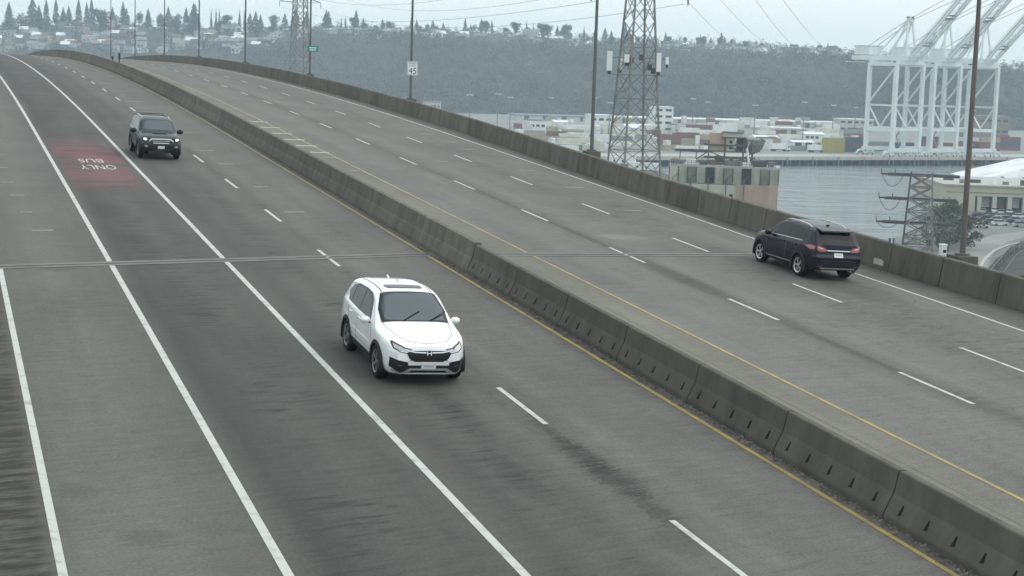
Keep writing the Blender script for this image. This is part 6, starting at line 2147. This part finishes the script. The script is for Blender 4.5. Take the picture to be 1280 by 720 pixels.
def parked(px, py, col, rz, label, suv=False):
    key = (col, suv)
    if key not in park:
        b = MB()
        hz_ = .15 if suv else 0
        prof = [(-2.2, .35), (-2.25, .7), (-2.1, .95 + hz_), (1.0, .98 + hz_), (2.0, .85 + hz_), (2.25, .65), (2.2, .35)]
        for i, (x, z) in enumerate(prof):
            w = .8 if abs(x) > 2.15 else .9
            b.v += [(x, -w, z), (x, w, z)]
            if i:
                b.f.append((2 * i - 2, 2 * i - 1, 2 * i + 1, 2 * i))
        n_ = len(prof)
        b.f.append(tuple(2 * i for i in range(n_))); b.f.append(tuple(2 * i + 1 for i in range(n_ - 1, -1, -1)))
        b.f.append((0, 2 * n_ - 2, 2 * n_ - 1, 1))
        xr_ = -2.05 if suv else -1.75
        c = MB()
        c.add([(xr_, -.84, .96 + hz_), (1.05, -.84, .99 + hz_), (1.05, .84, .99 + hz_), (xr_, .84, .96 + hz_), (xr_ + .45, -.64, 1.44 + hz_), (.2, -.64, 1.46 + hz_), (.2, .64, 1.46 + hz_), (xr_ + .45, .64, 1.44 + hz_)],
              [(0, 1, 5, 4), (1, 2, 6, 5), (2, 3, 7, 6), (3, 0, 4, 7)])
        rf_ = MB().box(xr_ + .40, .25, -.67, .67, 1.44 + hz_, 1.51 + hz_)
        wh_ = MB().tube([(0, -.12, 0), (0, .12, 0)], .33, 12)
        park[key] = (b.mesh('body', PM[col]), c.mesh('cabin_glass', MAT['glass']), rf_.mesh('roof', PM[col]), wh_.mesh('wheel', MAT['rubber']))
        bm = bmesh.new(); bm.from_mesh(park[key][0]); bmesh.ops.recalc_face_normals(bm, faces=bm.faces); bm.to_mesh(park[key][0]); bm.free()
    p = at(px, py)
    t_ = at_base('parked_car', label, 'car', Vector((p.x, p.y, LAND + .005)), 'cars in the riverside parking lot', rz)
    for nm, me in zip(('body', 'cabin_glass', 'roof'), park[key][:3]):
        link(nm, me, t_)
    for x in (-1.35, 1.38):
        for y in (-.8, .8):
            link('wheel', park[key][3], t_, Matrix.Translation((x, y, .33)))


for q in [(1226, 285, 'white', 0.15, 'white parked car nearest the rusty lamp pole', False), (1211, 283, 'silver', .1, 'silver parked car half hidden by the rusty lamp pole', False), (1243, 266, 'white', 1.2, 'white parked SUV facing the loading bays', True), (1252, 267.5, 'silver', 1.2, 'silver parked car facing the loading bays', False),
          (1262, 267, 'white', 1.25, 'white parked car farthest right by the loading bays', False), (1236, 268.5, 'black', 1.2, 'black parked car left of the white SUV by the bays', False), (1222, 272, 'dark blue', .2, 'dark blue parked car in the middle row by the pole', False), (1232, 275.5, 'black', .3, 'black parked car in the middle row', False),
          (1241, 272, 'grey', .35, 'grey parked car in the middle row', False), (1247, 277, 'silver', .1, 'silver parked car at the middle of the front row', False), (1259, 276, 'grey', .1, 'grey parked car toward the right of the front row', False), (1270, 277.5, 'silver', .1, 'silver parked car near the picture edge', False), (1264, 280.5, 'dark blue', .1, 'dark blue parked car nearest the picture edge', False), (1217, 277, 'red', .2, 'dark red parked car in the middle row', False),
          (1229, 267, 'silver', 1.2, 'silver parked SUV left of the black car by the bays', True), (1272, 269, 'black', 1.2, 'black parked SUV right of the bay cars', True), (1252, 272.5, 'white', .3, 'white parked car right of the grey one in the middle row', False), (1264, 272, 'black', .3, 'black parked car toward the right of the middle row', False),
          (1275, 273, 'white', .3, 'white parked car at the right end of the middle row', False), (1238, 280, 'grey', .1, 'grey parked car at the left of the front row', False), (1250, 282, 'white', .1, 'white parked SUV in the front row', True), (1276, 284, 'silver', .1, 'silver parked SUV at the right end of the front row', True)]:
    parked(*q)


def bush(px, py, h, r, label, seed, m_, dens=150):
    rg = np.random.default_rng(seed)
    p = at(px, py)
    p.z = LAND
    t_ = at_base('leafy_tree', label, 'tree', p, 'trees on the river bank')
    tr = MB()
    for k in range(4):
        a = k * 1.6 + seed
        tr.tube([(0, 0, -.5), (math.cos(a) * r * .2, math.sin(a) * r * .2, h * .35), (math.cos(a) * r * .55, math.sin(a) * r * .55, h * .8)], [.2, .13, .03], 6)
    tr.build('trunk', MAT['bark'], t_)
    V, F = [], []
    for l_ in range(16):
        c = np.array([rg.normal() * r * .42, rg.normal() * r * .42, h * (.22 + .68 * rg.random())])
        q = r * (.28 + .25 * rg.random())
        for i in range(dens):
            d = rg.normal(size=3); d /= np.linalg.norm(d)
            o = c + d * q * (.4 + .6 * rg.random())
            e1, e2 = rg.normal(size=3) * .17, rg.normal(size=3) * .17
            b = len(V)
            V += [tuple(o + e1), tuple(o + e2), tuple(o - e1 * .7 - e2 * .4)]
            F.append((b, b + 1, b + 2))
    mb_ = MB(); mb_.v = V; mb_.f = F
    mb_.build('crown', m_, t_)


bush(1172, 308, 11.5, 4.2, 'dense evergreen beside the line tower', 1, MAT['leaf'])
bush(1193, 305, 10.5, 4.4, 'dense evergreen left of the rusty lamp pole', 2, MAT['leaf'])
bush(1203, 312, 8.5, 3.4, 'low evergreen at the foot of the rusty lamp pole', 3, MAT['leaf'])
bush(1160, 312, 8.5, 3.4, 'bare bush right under the line tower arms', 4, MAT['twigs'], 70)
bush(1184, 314, 7.0, 3.0, 'bare bush between the evergreens and the parapet', 5, MAT['twigs'], 70)

# access road with a kerb on the bank, and the dark fenced embankment beside it
def bank_strip(name, pts, w, m_, z=LAND + .012):
    mb_ = MB()
    for i, p in enumerate(pts):
        a, b = pts[max(0, i - 1)], pts[min(len(pts) - 1, i + 1)]
        d = Vector((b.x - a.x, b.y - a.y, 0)).normalized()
        n_ = Vector((-d.y, d.x, 0)) * w / 2
        mb_.v += [(p.x + n_.x, p.y + n_.y, z), (p.x - n_.x, p.y - n_.y, z)]
        if i:
            mb_.f.append((2 * i - 2, 2 * i - 1, 2 * i + 1, 2 * i))
    return struct(mb_.build(name, m_, None))


rd = [at(x, y) for x, y in ((1330, 287), (1290, 291), (1262, 295), (1240, 301), (1226, 310), (1216, 322), (1208, 340))]
bank_strip('access_road', rd, 7.5, MAT['apron'])
kb = [at(x, y) for x, y in ((1330, 296), (1290, 301), (1262, 306), (1244, 313), (1232, 323), (1224, 336), (1218, 350))]
bank_strip('access_kerb', kb, 0.8, MAT['concrete_pale'], LAND + .14)
eb = MB()
nu, nv = 16, 8
for i in range(nu + 1):
    t = i / nu
    a = at(np.interp(t, [0, .3, .6, 1], [1330, 1272, 1246, 1222]), np.interp(t, [0, .3, .6, 1], [300, 309, 322, 352]))
    for j in range(nv + 1):
        q = j / nv
        eb.v.append((a.x + q * 26, a.y - q * 30, LAND + .02 + 3.0 * math.sin(min(1, q * 2.2) * math.pi / 2)))
for i in range(nu):
    for j in range(nv):
        k = i * (nv + 1) + j
        eb.f.append((k, k + 1, k + nv + 2, k + nv + 1))
struct(eb.build('embankment', mat('dark_embankment', (0.028, 0.03, 0.026), 0.95, c2=(0.05, 0.052, 0.045), scale=.4, detail=6), None, 180))
nt_ = at_base('slope_netting', 'pale steel netting cables laid over the dark curved embankment', 'netting', Vector(eb.v[0]))
ninv = nt_.matrix_world.inverted()
for j in range(1, nv + 1, 2):
    MB().tube([ninv @ (Vector(eb.v[i * (nv + 1) + j]) + Vector((0, 0, .08))) for i in range(nu + 1)], .07, 5).build('cable', MAT['steel'], nt_)
for i in range(0, nu + 1, 2):
    MB().tube([ninv @ (Vector(eb.v[i * (nv + 1) + j]) + Vector((0, 0, .1))) for j in range(nv + 1)], .07, 5).build('cable', MAT['steel'], nt_)
fn = at_base('bank_fence', 'dark mesh fence with pale rails along the curved embankment below the bridge', 'fence', Vector((at(1270, 312).x, at(1270, 312).y, LAND)))
finv = fn.matrix_world.inverted()
fpts = []
for i in range(13):
    t = i / 12
    a = at(np.interp(t, [0, .3, .6, 1], [1330, 1274, 1249, 1226]), np.interp(t, [0, .3, .6, 1], [303, 312, 325, 354]))
    fpts.append(finv @ Vector((a.x + 1.5, a.y - 1.5, LAND + .5)))
for p in fpts:
    MB().beam(p - Vector((0, 0, .6)), p + Vector((0, 0, 2.6)), .12).build('post', MAT['steel'], fn)
for z in (.2, 2.5):
    rl = MB()
    for a, b in zip(fpts[:-1], fpts[1:]):
        rl.beam(a + Vector((0, 0, z)), b + Vector((0, 0, z)), .08)
    rl.build('rail', MAT['steel'], fn)
ms = MB()
for a, b in zip(fpts[:-1], fpts[1:]):
    for k in range(12):
        t = k / 12
        p = a.lerp(b, t)
        q = a.lerp(b, min(1, t + .35))
        ms.beam(p + Vector((0, 0, .2)), q + Vector((0, 0, 2.5)), .035)
        ms.beam(p + Vector((0, 0, 2.5)), q + Vector((0, 0, .2)), .035)
ms.build('mesh', MAT['steel_dark'], fn)

# small blue plate standing on the parapet past the navy car
bs = at_base('marker_plate', 'small blue and white plate on the parapet behind the navy car', 'sign', pos(8.6, 22.42, .86, True), None, H0)
MB().beam((0, 0, -.02), (0, 0, .2), .03).build('stem', MAT['steel'], bs)
MB().box(-.11, .11, -.012, .012, .03, .26).build('panel', mat('sign_blue', (.07, .1, .2), .5), bs)
MB().box(-.02, .02, -.02, -.013, .04, .25).build('white_stripe', MAT['sign_white'], bs)

# bridge piers
for s_ in (-20, 45, 110, 175, 240, 305, 370):
    p = pos(s_, 4.5, 0, False)
    pr = at_base('bridge_pier', ['first', 'second', 'third', 'fourth', 'fifth', 'sixth', 'seventh'][(s_ + 20) // 65] + ' concrete bridge pier under the deck counted from the camera', 'pier', Vector((p.x, p.y, LAND)), 'piers under the bridge deck', float(np.interp(s_, SS, _h)))
    MB().box(-6, 10, -1.6, 1.6, -8, p.z - 5.2 - LAND).build('shaft', MAT['concrete_pale'], pr)
    MB().box(-8, 12, -1.9, 1.9, p.z - 5.18 - LAND, p.z - 4.2 - LAND).build('cap_beam', MAT['concrete_pale'], pr)

# look-alikes that share a wording are told apart by their order in the row
same = {}
for o in scene.objects:
    if o.parent is None and o.get('label') and o.get('category') in ('tree', 'house', 'container'):
        same.setdefault(o['label'], []).append(o)
ORD = ['leftmost', 'second', 'third', 'fourth', 'fifth', 'sixth', 'seventh', 'eighth', 'ninth', 'tenth']
for lab, obs in same.items():
    if len(obs) < 2:
        continue
    obs.sort(key=lambda o: o.matrix_world.translation.x / max(1.0, o.matrix_world.translation.y) if o.parent is None else 0)
    for k, o in enumerate(obs):
        w = ORD[min(k, 9)]
        o['label'] = ' '.join((lab + (', leftmost' if k == 0 else ', ' + w + ' from left')).split()[:16])

# ------------------------------------------------------------------ haze: the damp air between here and the hill
hz = MB().box(-3600, 3600, -1600, 3000, -12, 125)
ho = hz.build('haze', None)
hm_ = bpy.data.materials.new('damp_air')
hm_.use_nodes = True
t = hm_.node_tree
t.nodes.clear()
out = t.nodes.new('ShaderNodeOutputMaterial')
pv = t.nodes.new('ShaderNodeVolumePrincipled')
pv.inputs['Color'].default_value = (0.70, 0.88, 1.0, 1)
pv.inputs['Density'].default_value = 0.00028
pv.inputs['Anisotropy'].default_value = 0.0
t.links.new(pv.outputs[0], out.inputs['Volume'])
ho.data.materials.append(hm_)
ho['kind'] = 'stuff'
tag(ho, 'pale damp haze over the water and the hillside', 'haze')
